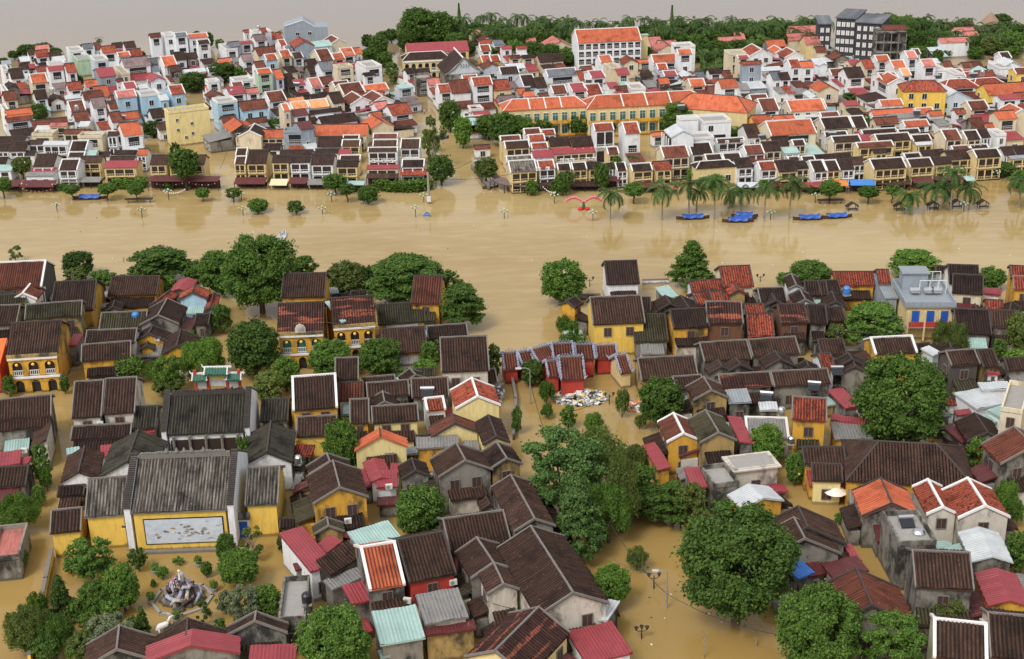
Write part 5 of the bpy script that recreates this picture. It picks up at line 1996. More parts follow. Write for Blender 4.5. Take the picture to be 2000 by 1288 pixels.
# ---- twin colonial houses with arcades
def colonial(p1, p2, p3, h, roof, n, label, phrase, cartouche, seed):
    c, ang, L_, run, ze, zr = roof_body(p1, p2, p3, h); root = make_house(c, ang, L_, run, ze, zr, roof, 'o', 'ne', near=True, seed=seed, name='colonial_house')
    y = -run+.32; xa, xb = -L_/2+.3, L_/2-.3
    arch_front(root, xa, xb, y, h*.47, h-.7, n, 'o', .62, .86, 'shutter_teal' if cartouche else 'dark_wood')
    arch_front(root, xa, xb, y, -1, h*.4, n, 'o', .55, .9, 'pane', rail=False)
    mb = MB(); mb.box((0,y-.55,h-.15),(L_-.3,.3,.7)); mb.build('parapet', 'wall_d', root)
    if cartouche:
        mb = MB(); pts = [(-.9,0),(-.9,.8),(-.6,1.3),(0,1.6),(.6,1.3),(.9,.8),(.9,0)]; mb.poly([(x,y-.75,h+.1+z) for x,z in pts]); mb.poly([(x,y-.45,h+.1+z) for x,z in pts][::-1])
        for i in range(6): mb.quad((pts[i][0],y-.75,h+.1+pts[i][1]),(pts[i+1][0],y-.75,h+.1+pts[i+1][1]),(pts[i+1][0],y-.45,h+.1+pts[i+1][1]),(pts[i][0],y-.45,h+.1+pts[i][1]))
        mb.build('crest', 'wall_q', root)
    for i in range(n):
        mb = MB(); x = xa+(i+.5)*(xb-xa)/n; mb.lathe([(.08,-.3),(.25,-.15),(.28,0),(.2,.16),(.08,.22)], (x,y-.75,h-1.5), 8); mb.build('lantern', 'lantern_yellow', root)
    landmark(root, label, 'colonial house', phrase, ((p1[0]+p3[0])/2+30, (p1[1]+p3[1])/2))
colonial(tx('N2',71,72), tx('N2',116,70), tx('N2',71,100), 6.8, 'B2', 3, 'two-storey deep ochre arcaded house with crest, left half of the pair', 'the crested arcaded house', True, 21)
colonial(tx('N2',121,67), tx('N2',163,64), tx('N2',122,93), 7.0, 'B2', 3, 'ochre arcaded house right of the mint strip with redder banded tiles', 'the right arcaded house', False, 22)
colonial(tx('N1',10,91), tx('N1',60,88), tx('N1',7,122), 6.8, 'M', 3, 'deep ochre arcaded house with big brown roof at the left edge corner', 'the left arcaded house', False, 23)
r_ = near_house(tx('N2',115.5,70), tx('N2',120.5,69), tx('N2',116,93), 7.4, 'T', 'o', 'sn'); relabel(r_, 'narrow mint green metal strip roof between the two arcaded ochre houses', 'shed', 'the mint strip roof')
r_ = near_house(tx('N1',-6,106), tx('N1',7,105), tx('N1',6,129), 5.4, 'N', 'r', 'sn'); relabel(r_, 'bright orange sheet roof at the left edge beside the left arcaded house', 'shed', 'the bright orange sheet')
# ---- the covered bridge: a chain of small tiled roofs with ceramic ridges, red walls
def bridge_bit(root, p1, p2, p3, h, wall, hipx=.0):
    c, ang, L_, run, ze, zr = roof_body(p1, p2, p3, h, .6)
    o = make_house(c, ang, L_, run, ze, zr, 'Q', wall, 'vn', near=True, seed=31, name='pavilion')
    mb = MB(); rg = random.Random(int(p1[0])); n = int(L_/.45)
    for k in range(n):
        x = -L_/2+k*L_/n; hh = .3+.25*abs(math.sin(k*.9))+.25*(abs(x) < .6); mb.tube([(x,0,zr+.25),(x+.2,rg.uniform(-.1,.1),zr+.3+hh),(x+.42,0,zr+.3)],[.1,.13,.05],5)
    for sx in (-1,1):
        for sy in (-1,1):
            for k in range(7):
                t = (k+1)/7; mb.box((sx*(L_/2-.1), sy*run*t, zr+(ze-zr)*t+.42),(.26,.35,.4),0,k)
            mb.tube([(sx*(L_/2-.1),sy*run,ze+.3),(sx*(L_/2+.3),sy*(run+.35),ze+.9)],[.15,.05],5)
    mb.build('ceramic_ridge', 'orn', o); return o
b_ = [(('N3',89,120),('N3',104,119),('N3',93,136),2.6,'r'),(('N3',104,119.5),('N3',117,117.5),('N3',107,131),3.0,'r'),(('N3',117,117),('N3',136,112.5),('N3',120,131),3.4,'r'),(('N3',137,111),('N3',158,110),('N3',140,126),3.9,'r'),(('N3',159,112),('N3',178,111),('N3',164,126),3.4,'r'),(('N3',179,113),('N3',200,112),('N3',182,125),3.0,'r'),(('N4',0,123),('N4',12,121.5),('N4',2,140),2.8,'y')]
names = ['lowest leftmost','second from left','third from left','tallest central','fifth from left','sixth from left','yellow-walled rightmost']
for q, nm in zip(b_, names):
    o = bridge_bit(None, tx(*q[0]), tx(*q[1]), tx(*q[2]), q[3], q[4]); p = tx(*q[0])
    landmark(o, f'{nm} ceramic-ridged roof section of the old covered bridge', 'bridge pavilion', f'the {nm} bridge roof', (p[0]+20, p[1]+15), 'roof sections of the covered bridge')
o = bridge_bit(None, tx('S3',144,5), tx('S3',168,4), tx('S3',141,27), 3.4, 'r'); landmark(o, 'small red-walled temple with ceramic ridge in front of the covered bridge', 'temple', 'the red bridge temple', (1120,725))
o = bridge_bit(None, tx('S3',131,9), tx('S3',143,8), tx('S3',131,24), 3.0, 'r'); landmark(o, 'low side wing left of the small red bridge temple', 'temple wing', 'the red temple wing', (1075,725))
# ---- grey terrace building with blue doors
A, B, ang, W = frame_of(tx('N5',85,74), tx('N5',130,74), 6.2)
n = Vector((-math.sin(ang), math.cos(ang), 0)); dep = 11; c = (A+B)/2+n*dep/2; root = empty('terrace_building', (c.x, c.y, 0), ang)
mb = MB(); mb.box((0,0,2.1),(W,dep,8.1)); mb.build('wall', 'wall_y', root)
mb = MB(); mb.box((0,0,6.3),(W+.8,dep+.8,.3)); sl = mb.build('roof_slab', 'roof_Z', root)
mb = MB()
for (cx,cy,dx,dy) in ((0,-dep/2-.3,W+.8,.18),(-W/2-.3,0,.18,dep+.44),(W/2+.3,0,.18,dep+.44),(0,dep/2+.3,W+.8,.18)): mb.box((cx,cy,6.8),(dx,dy,.8))
mb.build('parapet', 'wall_s', sl)
mb = MB(); mb.box((-W*.15,dep*.32,8.0),(W*.55,dep*.3,3.2)); t_ = mb.build('roof_cabin', 'wall_s', root); mb = MB(); mb.box((-W*.15,dep*.32,9.7),(W*.62,dep*.36,.18)); mb.build('cabin_roof', 'roof_Z', t_)
mb = MB()
for x in (-.1,.12,.3,.48): 
    for yy in (0,.42): mb.tube([(W*x,dep*yy,6.4),(W*x,dep*yy,9.0)], .09, 5)
for yy in (0,.42): mb.tube([(-W*.1,dep*yy,9),(W*.48,dep*yy,9)], .08, 5)
mb.build('pergola', 'frame_white', root)
mb = MB()
for x in (-.2,.1,.28):
    mb.tube([(W*x-.9,dep*.02,7.3),(W*x+.9,dep*.02,7.3)], .38, 10); mb.box((W*x,dep*.02-.5,7.0),(1.6,1.2,.08))
mb.build('water_heater', 'steel', root)
y = -dep/2
mb = MB(); mb.box((0,y-.9,2.9),(W+.3,1.6,.22)); mb.build('balcony_floor', 'concrete', root)
mb = MB(); mb.box((0,y-1.65,3.5),(W+.3,.1,.9)); mb.build('balcony_rail', 'wall_r', root)
for x in (-.3,.02,.32): mb = MB(); mb.box((W*x,y-.06,4.2),(W*.16,.12,2.4)); mb.box((W*x,y-.13,4.2),(.05,.05,2.4)); mb.build('door', 'shutter_blue', root)
mb = MB()
for x in (-.5,-.14,.17,.49): mb.box((W*x,y-1.6,2.2),(.28,.28,7.6))
mb.build('column', 'wall_y', root)
landmark(root, 'grey roof-terrace building with blue doors and steel water heaters', 'terrace building', 'the grey terrace building', (1800,590))
r_ = near_house(tx('N5',55,39), tx('N5',67,39), tx('N5',57,52), 6, 'R', 's', 'n'); relabel(r_, 'tall narrow slate-grey gable against the left side of the grey terrace building', 'house', 'the slate-grey gable house')
flat_house(tx('N5',53,46), tx('N5',66,46), tx('N5',60,66), 5.4, 'Z', 's', 'n', near=True)
# ---- white-blue gabled temple on the far bank
def gable_temple(px, w, h, rise, depth, label, phrase):
    b = unproj(*px, h); s = ppm(b); W = w/s; root = empty('gabled_temple', (b.x, b.y, 0), R(14)); mb = MB(); mb.box((0,depth/2,(h-2)/2),(W*.86,depth,h+2)); mb.build('wall', 'wall_g', root)
    mb = MB(); zr = h+rise; mb.poly([(-W/2,0,h),(W/2,0,h),(0,0,zr)]); mb.poly([(-W/2,.5,h),(0,.5,zr),(W/2,.5,h)]); mb.quad((-W/2,0,h),(-W/2,.5,h),(W/2,.5,h),(W/2,0,h)); g_ = mb.build('gable_wall', 'wall_p', root)
    mb = MB(); mb.tube([(-W/2-.4,-.1,h-.1),(-W*.25,-.1,h+rise*.42),(0,-.1,zr+.3)], .25, 5); mb.tube([(W/2+.4,-.1,h-.1),(W*.25,-.1,h+rise*.42),(0,-.1,zr+.3)], .25, 5)
    for x in (-1.2,-.4,.4,1.2): mb.tube([(x,-.12,h+rise*.4),(x+.4,-.15,h+rise*.55),(x+.1,-.12,h+rise*.65)], .12, 5)
    mb.build('moulding', 'trim_grey', g_)
    mb = MB()
    for sx in (-1,1): mb.quad(*([(0,.5,zr),(sx*(W/2+.3),.5,h),(sx*(W/2+.3),depth,h),(0,depth,zr)][::-sx]), uv=[(0,0),(0,W/2),(depth,W/2),(depth,0)])
    mb.build('roof', 'roof_D', root); mb = MB(); mb.tube([(0,.5,zr),(0,depth,zr+.6)], .25, 5); mb.build('ridge_cap', 'trim_white', root)
    landmark(root, label, 'temple', phrase, (px[0], px[1]-15))
gable_temple((907,144), 72, 5, 4.6, 14, 'temple with wide pale blue ornamented gable on the far side street', 'the pale blue gabled temple')
# ---- orange-roofed school: long yellow building in three bays
def school(p1, p2, p3, h, nb, label, phrase, hip='H', psi=R(8)):
    xm = (p1[0]+p2[0])/2; d = Vector((math.cos(psi), math.sin(psi))); lo, hi = h, h+8; E = unproj(xm, p3[1], h)
    for _ in range(30):
        zr = (lo+hi)/2; A = unproj(xm, (p1[1]+p2[1])/2, zr)
        if zr-h+.5*run_of(A, d, E) > 0: hi = zr
        else: lo = zr
    run = abs(run_of(A, d, E)); dxm = abs(proj(A+d.to_3d())[0]-proj(A-d.to_3d())[0])/2; L_ = (p2[0]-p1[0])/dxm
    root = make_house(A, psi, L_, run, h, h+.5*run, 'O', 'y', 'nV'+hip, seed=41, name='school_building'); y = -run+.25; e = run*.75 if hip else 0
    xa, xb = -L_/2-e+.4, L_/2+e-.4
    for z in (0.3, h*.52):
        for i in range(nb):
            x = xa+(i+.5)*(xb-xa)/nb; add_window(root, x, y, z+.3, 0, (xb-xa)/nb*.55, h*.3, 'teal')
        mb = MB(); mb.box(((xa+xb)/2, y-.9, z-.15), (xb-xa, 1.6, .2)); mb.box(((xa+xb)/2, y-1.65, z+.3), (xb-xa, .1, .8)); mb.build('gallery', 'wall_o', root)
    mb = MB()
    for i in range(nb+1): mb.box((xa+i*(xb-xa)/nb, y-1.5, (h-2)/2), (.3,.3,h+1.8))
    mb.build('column', 'wall_y', root)
    mb = MB()
    for i in range(1, 4):
        x = -L_/2+i*L_/4; k = math.hypot(run, .5*run); mt = MB()
        P = [(x-.15,0,h+.5*run+.2),(x+.15,0,h+.5*run+.2),(x+.15,-run,h+.2),(x-.15,-run,h+.2)]; mb.quad(*P); mb.quad(*[(a,b,c+.14) for a,b,c in P]); 
        for j in range(4): a, b2 = P[j], P[(j+1)%4]; mb.quad(a, b2, (b2[0],b2[1],b2[2]+.14), (a[0],a[1],a[2]+.14))
    mb.build('roof_divider', 'trim_white', root)
    landmark(root, label, 'school building', phrase, (xm, (p1[1]+p3[1])/2))
school((1000,193), (1123,191), (0,214), 7.5, 9, 'left wing of the long yellow two-storey building under bright orange hips', 'the left orange-roofed wing')
school((1165,187), (1350,178), (0,208), 7.5, 12, 'middle and right wing of the long yellow building under bright orange roofs', 'the right orange-roofed wing')
r_ = far_house(1352, 1440, 186, 217, 7, 'O', 'y', R(-22), 'Hn'); relabel(r_, 'angled orange hipped end block of the long yellow building', 'school building', 'the angled orange end block', 'school_block')
# ---- long crimson hall and cream colonial in front
r_ = far_house(792, 912, 83, 103, 6, 'C', 'y', R(8)); relabel(r_, 'long cream hall under a long crimson metal roof by the canal mouth', 'hall', 'the long crimson-roofed hall', 'long_hall')
r_ = far_house(800, 862, 102, 117, 6, 'D', 'y', R(8), 'HVn'); y = -1
root = r_; Lh = 11
relabel(r_, 'cream colonial villa with white-edged brown hip roof and arched gallery', 'villa', 'the cream arched villa', 'villa')
bb = [c_ for c_ in r_.children if c_.name.startswith('wall')][0]; yw = min(v.co.y for v in bb.data.vertices); xw0 = min(v.co.x for v in bb.data.vertices); xw1 = max(v.co.x for v in bb.data.vertices)
arch_front(r_, xw0, xw1, yw, 2.6, 5.4, 7, 'y', .62, .85, 'pane'); arch_front(r_, xw0, xw1, yw, -1, 2.2, 7, 'y', .6, .9, 'pane', rail=False)
r_ = far_house(928, 958, 46, 72, 4, 'P', 'y', R(14), 'g'); relabel(r_, 'rose-roofed cream gable tucked under the palms behind the town', 'house', 'the rose gable under the palms')
# ---- white hotel
def hotel(x0, x1, yr, ye, h, st, psi, roof, wall, label, phrase, nb):
    r_ = far_house(x0, x1, yr, ye, h, roof, wall, psi, 'nV'); bb = [c_ for c_ in r_.children if c_.name.startswith('wall')][0]
    yw = min(v.co.y for v in bb.data.vertices); xa = min(v.co.x for v in bb.data.vertices); xb = max(v.co.x for v in bb.data.vertices); sh = h/st
    for s_ in range(st):
        for i in range(nb):
            w = (xb-xa)/nb; o = add_window(r_, xa+(i+.5)*w, yw, s_*sh+.35, 0, w*.72, sh*.66, 'loggia')
    relabel(r_, label, 'hotel', phrase, 'hotel'); return r_
hotel(1122, 1246, 57, 83, 9.5, 4, R(7), 'O', 'w', 'white four-storey hotel with long orange roof and rows of dark balconies', 'the white orange-roofed hotel', 9)
flat_house((1247,67),(1264,67),(1255,70), 10, 'T', 'y', 'n', psi=R(7))
# ---- black hotel: stepped dark blocks with pale curtained windows
def black_block(root0, x0, x1, ytop, h, dep, psi, cols, rows, fin):
    b = unproj((x0+x1)/2, ytop, h); d = Vector((math.cos(psi), math.sin(psi))); dxm = abs(proj(b+d.to_3d())[0]-proj(b-d.to_3d())[0])/2; W = (x1-x0)/dxm
    c = b+Vector((-d.y, d.x, 0))*dep/2; loc = Vector((c.x, c.y, 0)); inv = Matrix.Rotation(-PSI0, 3, 'Z'); q = inv @ (loc-BH); 
    a = psi-PSI0; holder = []
    mb = MB(); mb.box((q.x,q.y,(h-2)/2),(W,dep,h+2),0,a); wl_ = mb.build('block', 'wall_h', root0)
    mb = MB(); mb.box((q.x,q.y,h+.2),(W+.8,dep+.8,.35),0,a); mb.build('block_roof', 'roof_B', wl_)
    co, si = math.cos(a), math.sin(a)
    for i in range(cols):
        for j in range(rows):
            lx = -W/2+(i+.6)*W/(cols+.2); z = (j+.35)*h/(rows+.4); ly = -dep/2
            o = bpy.data.objects.new('window', BHW); COL.objects.link(o); o.parent = root0; o.location = (q.x+lx*co-ly*si, q.y+lx*si+ly*co, z); o.rotation_euler = (0,0,a)
PSI0 = R(-6); BH = unproj(1680, 92, 0); BH.z = 0; root = empty('black_hotel', BH, PSI0)
mb = MB(); mb.box((0,-.04,1),(1.3,.12,1.7),1); mb.box((0,-.08,1),(1.1,.1,1.5),0); mb.box((0,-.14,1),(.06,.03,1.5),1); BHW = mb.mesh('window', ['frame_white','black_iron'])
black_block(root, 1600, 1624, 48, 12, 14, R(-8), 2, 4, 0)
black_block(root, 1634, 1672, 37, 14.5, 16, R(-24), 4, 5, 0)
black_block(root, 1672, 1722, 46, 14, 15, R(-24), 4, 5, 0)
b = unproj(1742, 62, 13); inv = Matrix.Rotation(-PSI0, 3, 'Z'); q = inv @ (Vector((b.x,b.y,0))-BH); mb = MB()
for s_ in range(5): mb.box((q.x,q.y+4,s_*3.1+.3),(9.5,9,.35))
mb.box((q.x,q.y+6,6),(9,4.6,13)); mb.build('end_block', 'wall_g', root); mb = MB()
for i in range(5):
    mb.box((q.x-4.5+i*2.25,q.y-.3,6),(.25,.25,13.4))
mb.build('column', 'trim_grey', root)
r2 = far_house(1722, 1768, 50, 60, 13, 'Q', 'g', R(2), 'n'); relabel(r2, 'grey balconied end block with rust-red roof joined to the black hotel', 'hotel block', 'the grey hotel end block', 'hotel_block')
landmark(root, 'large stepped black hotel with rows of pale windows before the upper river', 'hotel', 'the black hotel', (1670,75))
# ---- grey gabled block by the upper river
r_ = far_house(575, 616, 60, 92, 9, 'R', 's', R(20), 'g'); relabel(r_, 'big blue-grey blank gable block beside the upper river', 'house', 'the blue-grey gable block')
b = unproj(600, 92, 0); ang = R(8); root = empty('gable_warehouse', b, ang); h = 7; W = 88/ppm(b)/1.05; mb = MB()
pr = [(-W/2,-2),(W/2,-2),(W/2,h-.4),(W*.22,h-.2),(-W*.05,h+2.3),(-W/2+.6,h+.6),(-W/2,h+.4)]
mb.poly([(x,0,z) for x,z in pr]); mb.poly([(x,9,z) for x,z in pr][::-1])
for i in range(len(pr)): a, c_ = pr[i], pr[(i+1)%len(pr)]; mb.quad((a[0],0,a[1]),(a[0],9,a[1]),(c_[0],9,c_[1]),(c_[0],0,c_[1]))
mb.build('wall', 'wall_s', root)
for x in (-W*.2, W*.08): add_window(root, x, 0, 4.2, 0, 1.3, 1.0, 'frame')
mb = MB(); mb.tube([(W*.22,-.05,h-.1),(-W*.05,-.05,h+2.4),(-W/2,-.05,h+.5)], .14, 5); mb.build('coping', 'trim_white', root)
landmark(root, 'wide slate-blue blank wall building with shallow gable on the upper shore', 'warehouse', 'the slate-blue warehouse', (618,75))
# ---- yellow hotel at right, thatched pavilion, resort roofs
r_ = far_house(1782, 1822, 158, 180, 8, 'R', 'Y', R(-4), 'H'); relabel(r_, 'bright yellow two-storey house with red hip roof among white houses at right', 'house', 'the bright yellow hipped house')
def pavilion(x, yb, w):
    b = unproj(x, yb, 0); s = ppm(b); r = w/s/2; root = empty('thatched_pavilion', b); mb = MB(); mb.lathe([(r*.55,-1),(r*.55,r*1.5)], (0,0,0), 8); mb.build('wall', 'wall_w', root)
    mb = MB(); mb.lathe([(r*1.05,r*.75),(r*.6,r*1.05)], (0,0,0), 12); mb.build('lower_roof', 'thatch', root); mb = MB(); mb.lathe([(r,r*1.45),(r*.5,r*1.95),(.1,r*2.45)], (0,0,0), 12); mb.build('thatched_roof', 'thatch', root)
    landmark(root, 'round two-tier thatched pavilion among the resort trees at upper right', 'pavilion', 'the thatched pavilion', (x, yb-20))
pavilion(1931, 76, 42)
for q in ((1838,1900,45,56,3,'Q','c',''),(1833,1890,74,84,5,'P','w',''),(1880,1908,62,72,4,'P','c',''),(1862,1900,54,64,4,'P','c',''),(1540,1600,51,70,4,'P','y',''),(1568,1598,72,88,6,'P','y',''),(1535,1570,66,80,4,'P','c',''),(1590,1612,92,104,4,'Q','c',''),(1283,1320,80,94,4,'P','c',''),(1026,1046,75,86,3,'P','c',''),(1042,1056,62,72,3,'P','c',''),(1432,1452,64,78,3,'P','c',''),(1322,1345,52,60,3,'Q','c','')):
    r_ = far_house(q[0], q[1], q[2], q[3], q[4], q[5], q[6], R(6), q[7]+'n')
# ---- carport with curved mint roof at the side street
b = unproj(925, 268, 0); root = empty('vaulted_carport', b, R(100)); mb = MB(); n = 10
for i in range(n):
    a0 = math.pi*(i/n); a1 = math.pi*((i+1)/n); P = [(-4,-3.2*math.cos(a0),2.4+2.0*math.sin(a0)),(4,-3.2*math.cos(a0),2.4+2.0*math.sin(a0)),(4,-3.2*math.cos(a1),2.4+2.0*math.sin(a1)),(-4,-3.2*math.cos(a1),2.4+2.0*math.sin(a1))]
    mb.quad(*P); mb.quad(*[(x,y_,z-.08) for x,y_,z in P][::-1])
mb.build('vault', 'roof_T', root); mb = MB()
for x in (-3.8,0,3.8):
    for y_ in (-3.1,3.1): mb.tube([(x,y_,-2),(x,y_,2.5)], .1, 6)
mb.build('post', 'steel', root); landmark(root, 'carport with curved mint vault beside the far side street', 'carport', 'the mint vaulted carport', (925,255))
# ------------------------------------------------------------------ boats
def boat(x, y_, L_, ang, tarp, look, hm='boat_wood'):
    b = unproj(x, y_, 0); root = empty('sampan', b, ang); mb = MB(); n = 12; W = L_*.11
    secs = []
    for i in range(n+1):
        t = i/n*2-1; w = W*(1-abs(t)**2.6)+.03; z = .32+.5*abs(t)**3; secs.append((t*L_/2, w, z))
    for a, c_ in zip(secs, secs[1:]):
        for sg in (-1,1):
            q = [(a[0],sg*a[1]*.6,-.15),(c_[0],sg*c_[1]*.6,-.15),(c_[0],sg*c_[1],c_[2]),(a[0],sg*a[1],a[2])]; mb.quad(*(q if sg < 0 else q[::-1]))
            q = [(a[0],sg*a[1]*.55,.02),(c_[0],sg*c_[1]*.55,.02),(c_[0],sg*(c_[1]-.07),c_[2]),(a[0],sg*(a[1]-.07),a[2])]; mb.quad(*(q[::-1] if sg < 0 else q))
            mb.quad((a[0],sg*a[1],a[2]),(c_[0],sg*c_[1],c_[2]),(c_[0],sg*(c_[1]-.07),c_[2]),(a[0],sg*(a[1]-.07),a[2]))
        mb.quad((a[0],-a[1]*.6,.03),(c_[0],-c_[1]*.6,.03),(c_[0],c_[1]*.6,.03),(a[0],a[1]*.6,.03))
    mb.build('hull', hm, root); mb = MB()
    for k in (-.3,0,.3): mb.box((k*L_,0,.33),(.25,W*1.8,.05))
    mb.build('thwart', 'boat_wood', root)
    if tarp:
        mb = MB(); m_ = 8; l0, l1 = -L_*.3, L_*.3; rg = random.Random(int(x))
        for i in range(m_):
            xa = l0+(l1-l0)*i/m_; xb = l0+(l1-l0)*(i+1)/m_; za = 1.0+.12*math.sin(i*1.7)+.2*abs(i/m_-.5); zb_ = 1.0+.12*math.sin((i+1)*1.7)+.2*abs((i+1)/m_-.5)
            prof = [(-W*1.25,-.5),(-W*.8,-.08),(0,.1),(W*.8,-.08),(W*1.25,-.5)]
            for (ya,z0),(yb2,z1) in zip(prof, prof[1:]): mb.quad((xa,ya,za+z0),(xb,ya,zb_+z0),(xb,yb2,zb_+z1),(xa,yb2,za+z1)); mb.quad((xa,yb2,za+z1-.04),(xb,yb2,zb_+z1-.04),(xb,ya,zb_+z0-.04),(xa,ya,za+z0-.04))
        mb.build('tarpaulin', 'tarp_blue', root); mb = MB()
        for k in (-.28,.28):
            for sg in (-1,1): mb.tube([(k*L_,sg*W*.8,.2),(k*L_,sg*W*.8,1.0)], .04, 4)
        mb.build('pole', 'bark_pale', root)
    reg(root, look, 'boat', 'sampans moored in the flooded river', (x, y_)); return root
for i, a in enumerate(((1353,428,7.5,.05),(1441,434,7,-.05),(1450,430,6.5,.14),(1454,424,6,-.1),(1581,429,7.5,.02),(1634,426,7,.1),(176,389,8,0))):
    boat(*a, True, 'blue-covered wooden sampan')
boat(548, 468, 9, 1.5, False, 'slim pale open boat in mid river', 'roof_W'); boat(1222, 986, 3.4, 2.3, False, 'small pale open boat', 'roof_W'); boat(958, 368, 4, .3, False, 'small open boat')
boat(746, 128, 4.5, .1, True, 'small covered boat'); boat(862, 272, 4.5, .5, True, 'small covered boat')
# ------------------------------------------------------------------ lamps and poles
def quad_lamp(x, y_, yt):
    b = unproj(x, y_, 0); H = (y_-yt)/(ppm(b)*.95); root = empty('promenade_lamp', b); mb = MB(); mb.tube([(0,0,-2),(0,0,H)], .09, 6)
    mb.tube([(-.8,0,H-.35),(.8,0,H-.35)], .05, 5); mb.tube([(0,-.8,H-.35),(0,.8,H-.35)], .05, 5); mb.build('post', 'black_iron', root)
    for dx, dy in ((-.8,0),(.8,0),(0,-.8),(0,.8),(0,0)):
        mb = MB(); z = H-.3 if (dx or dy) else H+.05; mb.lathe([(.08,0),(.2,.08),(.22,.2),(.15,.34),(.03,.42)], (dx,dy,z), 8); mb.build('lamp_globe', 'wall_n', root)
    reg(root, 'submerged cluster-globe promenade lamp', 'street lamp', 'promenade lamps standing in the river', (x, y_))
for x, y_, yt in ((112,413,399),(278,425,408),(475,421,406),(630,419,405),(648,395,378),(812,424,404),(828,396,380),(985,427,411),(1158,431,413),(1083,398,380),(1505,430,413),(1882,414,397),(1592,397,380),(1945,352,336),(330,391,372),(472,392,378)): quad_lamp(x, y_, yt)
def street_light(x, y_, yt, arm, look):
    b = unproj(x, y_, 0); H = (y_-yt)/(ppm(b)*.93); root = empty('street_light', b); mb = MB(); mb.tube([(0,0,-2),(0,0,H*.55)], .11, 7); 
    pts = [(0,0,H*.55),(0,0,H*.9)]+[(arm*(1-math.cos(a))*.5, 0, H*.9+abs(arm)*.32*math.sin(a)) for a in (.5,1.0,1.57)]+[(arm,0,H*.9+abs(arm)*.3)]
    mb.tube(pts, [.09,.07,.06,.055,.05,.05], 6); mb.build('post', 'pole_grey', root)
    mb = MB(); mb.box((arm*1.15,0,H*.9+abs(arm)*.28),(abs(arm)*.6,.42,.18)); mb.build('lamp_head', 'roof_W', root)
    reg(root, look, 'street light', None, (x, (y_+yt)/2))
street_light(1302,1188,1106,-1.3,'tall curved-arm grey street light'); street_light(1036,790,716,-1.6,'tall curved-arm grey street light'); street_light(946,365,314,-1.8,'tall curved-arm grey street light')
street_light(902,280,252,-1.6,'curved-arm grey street light'); street_light(57,630,596,.8,'white street light on roof corner')
def iron_lamp(x, y_, yt, n_, look):
    b = unproj(x, y_, 0); H = (y_-yt)/(ppm(b)*.9); root = empty('iron_lamp', b, .1); mb = MB(); mb.tube([(0,0,-2),(0,0,H*.3),(0,0,H*.85)], [.12,.08,.06], 8)
    mb.tube([(-.65,0,H*.78),(-.4,0,H*.66),(.4,0,H*.66),(.65,0,H*.78)], .05, 5); mb.build('post', 'black_iron', root)
    for dx in ((-.65,.65) if n_ == 2 else (-.65,.65,0)):
        mb = MB(); z = H*.8 if dx else H*.9; mb.lathe([(.1,-.05),(.22,.3),(.3,.34),(.04,.55)], (dx,0,z), 6); mb.build('lantern', 'black_plastic', root)
    reg(root, look, 'street lamp', None, (x, (y_+yt)/2))
iron_lamp(1277,1150,1118,2,'black two-lantern iron lamp'); iron_lamp(1253,1248,1224,3,'black three-lantern iron lamp'); iron_lamp(1190,790,768,2,'black two-lantern iron lamp'); iron_lamp(1109,822,803,2,'black two-lantern iron lamp')
iron_lamp(1152,560,543,2,'black iron lamp'); iron_lamp(1485,550,538,2,'black iron lamp')
# utility pole at the far bridgehead, dead sapling, cables
b = unproj(838, 398, 0); root = empty('utility_pole', b); H = 60/(ppm(b)*.95); mb = MB(); mb.tube([(0,0,-2),(0,0,H)], [.35,.22], 8); mb.build('post', 'concrete', root)
mb = MB(); mb.box((0,-.4,1.2),(.9,.5,1.2)); mb.build('meter_box', 'frame_white', root); landmark(root, 'thick dark utility pole at the far corner of the side street mouth', 'utility pole', 'the riverside utility pole', (838,370))
for (x, y_, h, nm) in ((1373,1285,3.6,'bare dead sapling poking from the water at the bottom right street'),(1475,1262,1.2,'short dead stick leaning out of the water at the bottom')):
    b = unproj(x, y_, 0); root = empty('dead_sapling', b); mb = MB(); mb.tube([(0,0,-2),(.1,0,h*.5),(-.05,.1,h)], [.1,.08,.03], 5); mb.tube([(.05,0,h*.6),(.4,.1,h*.95)], [.05,.02], 4); mb.tube([(.05,0,h*.75),(-.3,.1,h*1.0)], [.04,.02], 4); mb.build('stem', 'bark_pale', root)
    landmark(root, nm, 'dead sapling', 'the '+('bare sapling' if h > 2 else 'dead stick'), (x, y_-10))
def cable(a, za, b_, zb, sag, label):
    A = unproj(*a, za); B = unproj(*b_, zb); mb = MB(); pts = [A.lerp(B, t/14)-Vector((0,0,sag*4*(t/14)*(1-t/14))) for t in range(15)]; c = pts[7]; mb.tube([p-c for p in pts], .045, 4)
    o = mb.build('overhead_cable', 'black_iron'); o.location = c; xy = ((a[0]+b_[0])/2, (a[1]+b_[1])/2)
    if 'strung' in label: reg(o, 'thin black cable', 'cable', 'cables strung over the town', xy)
    else: o['label'] = label; o['category'] = 'cable'
cable((838,345),7,(946,300),8,.8,'black cable sagging across the far side street mouth')
cable((1302,1160),4,(1520,1240),5,.8,'thin cable from the grey street light toward the bottom right tree')
cable((1302,1160),4,(1190,1020),6,.8,'thin cable from the grey street light back to the feathery trees')
cable((1036,750),4.5,(1070,860),5,.5,'thin cable from the central street light to the bluish green tree')
cable((1555,915),5,(1860,830),6,.8,'pale cable over the brown hipped hall')
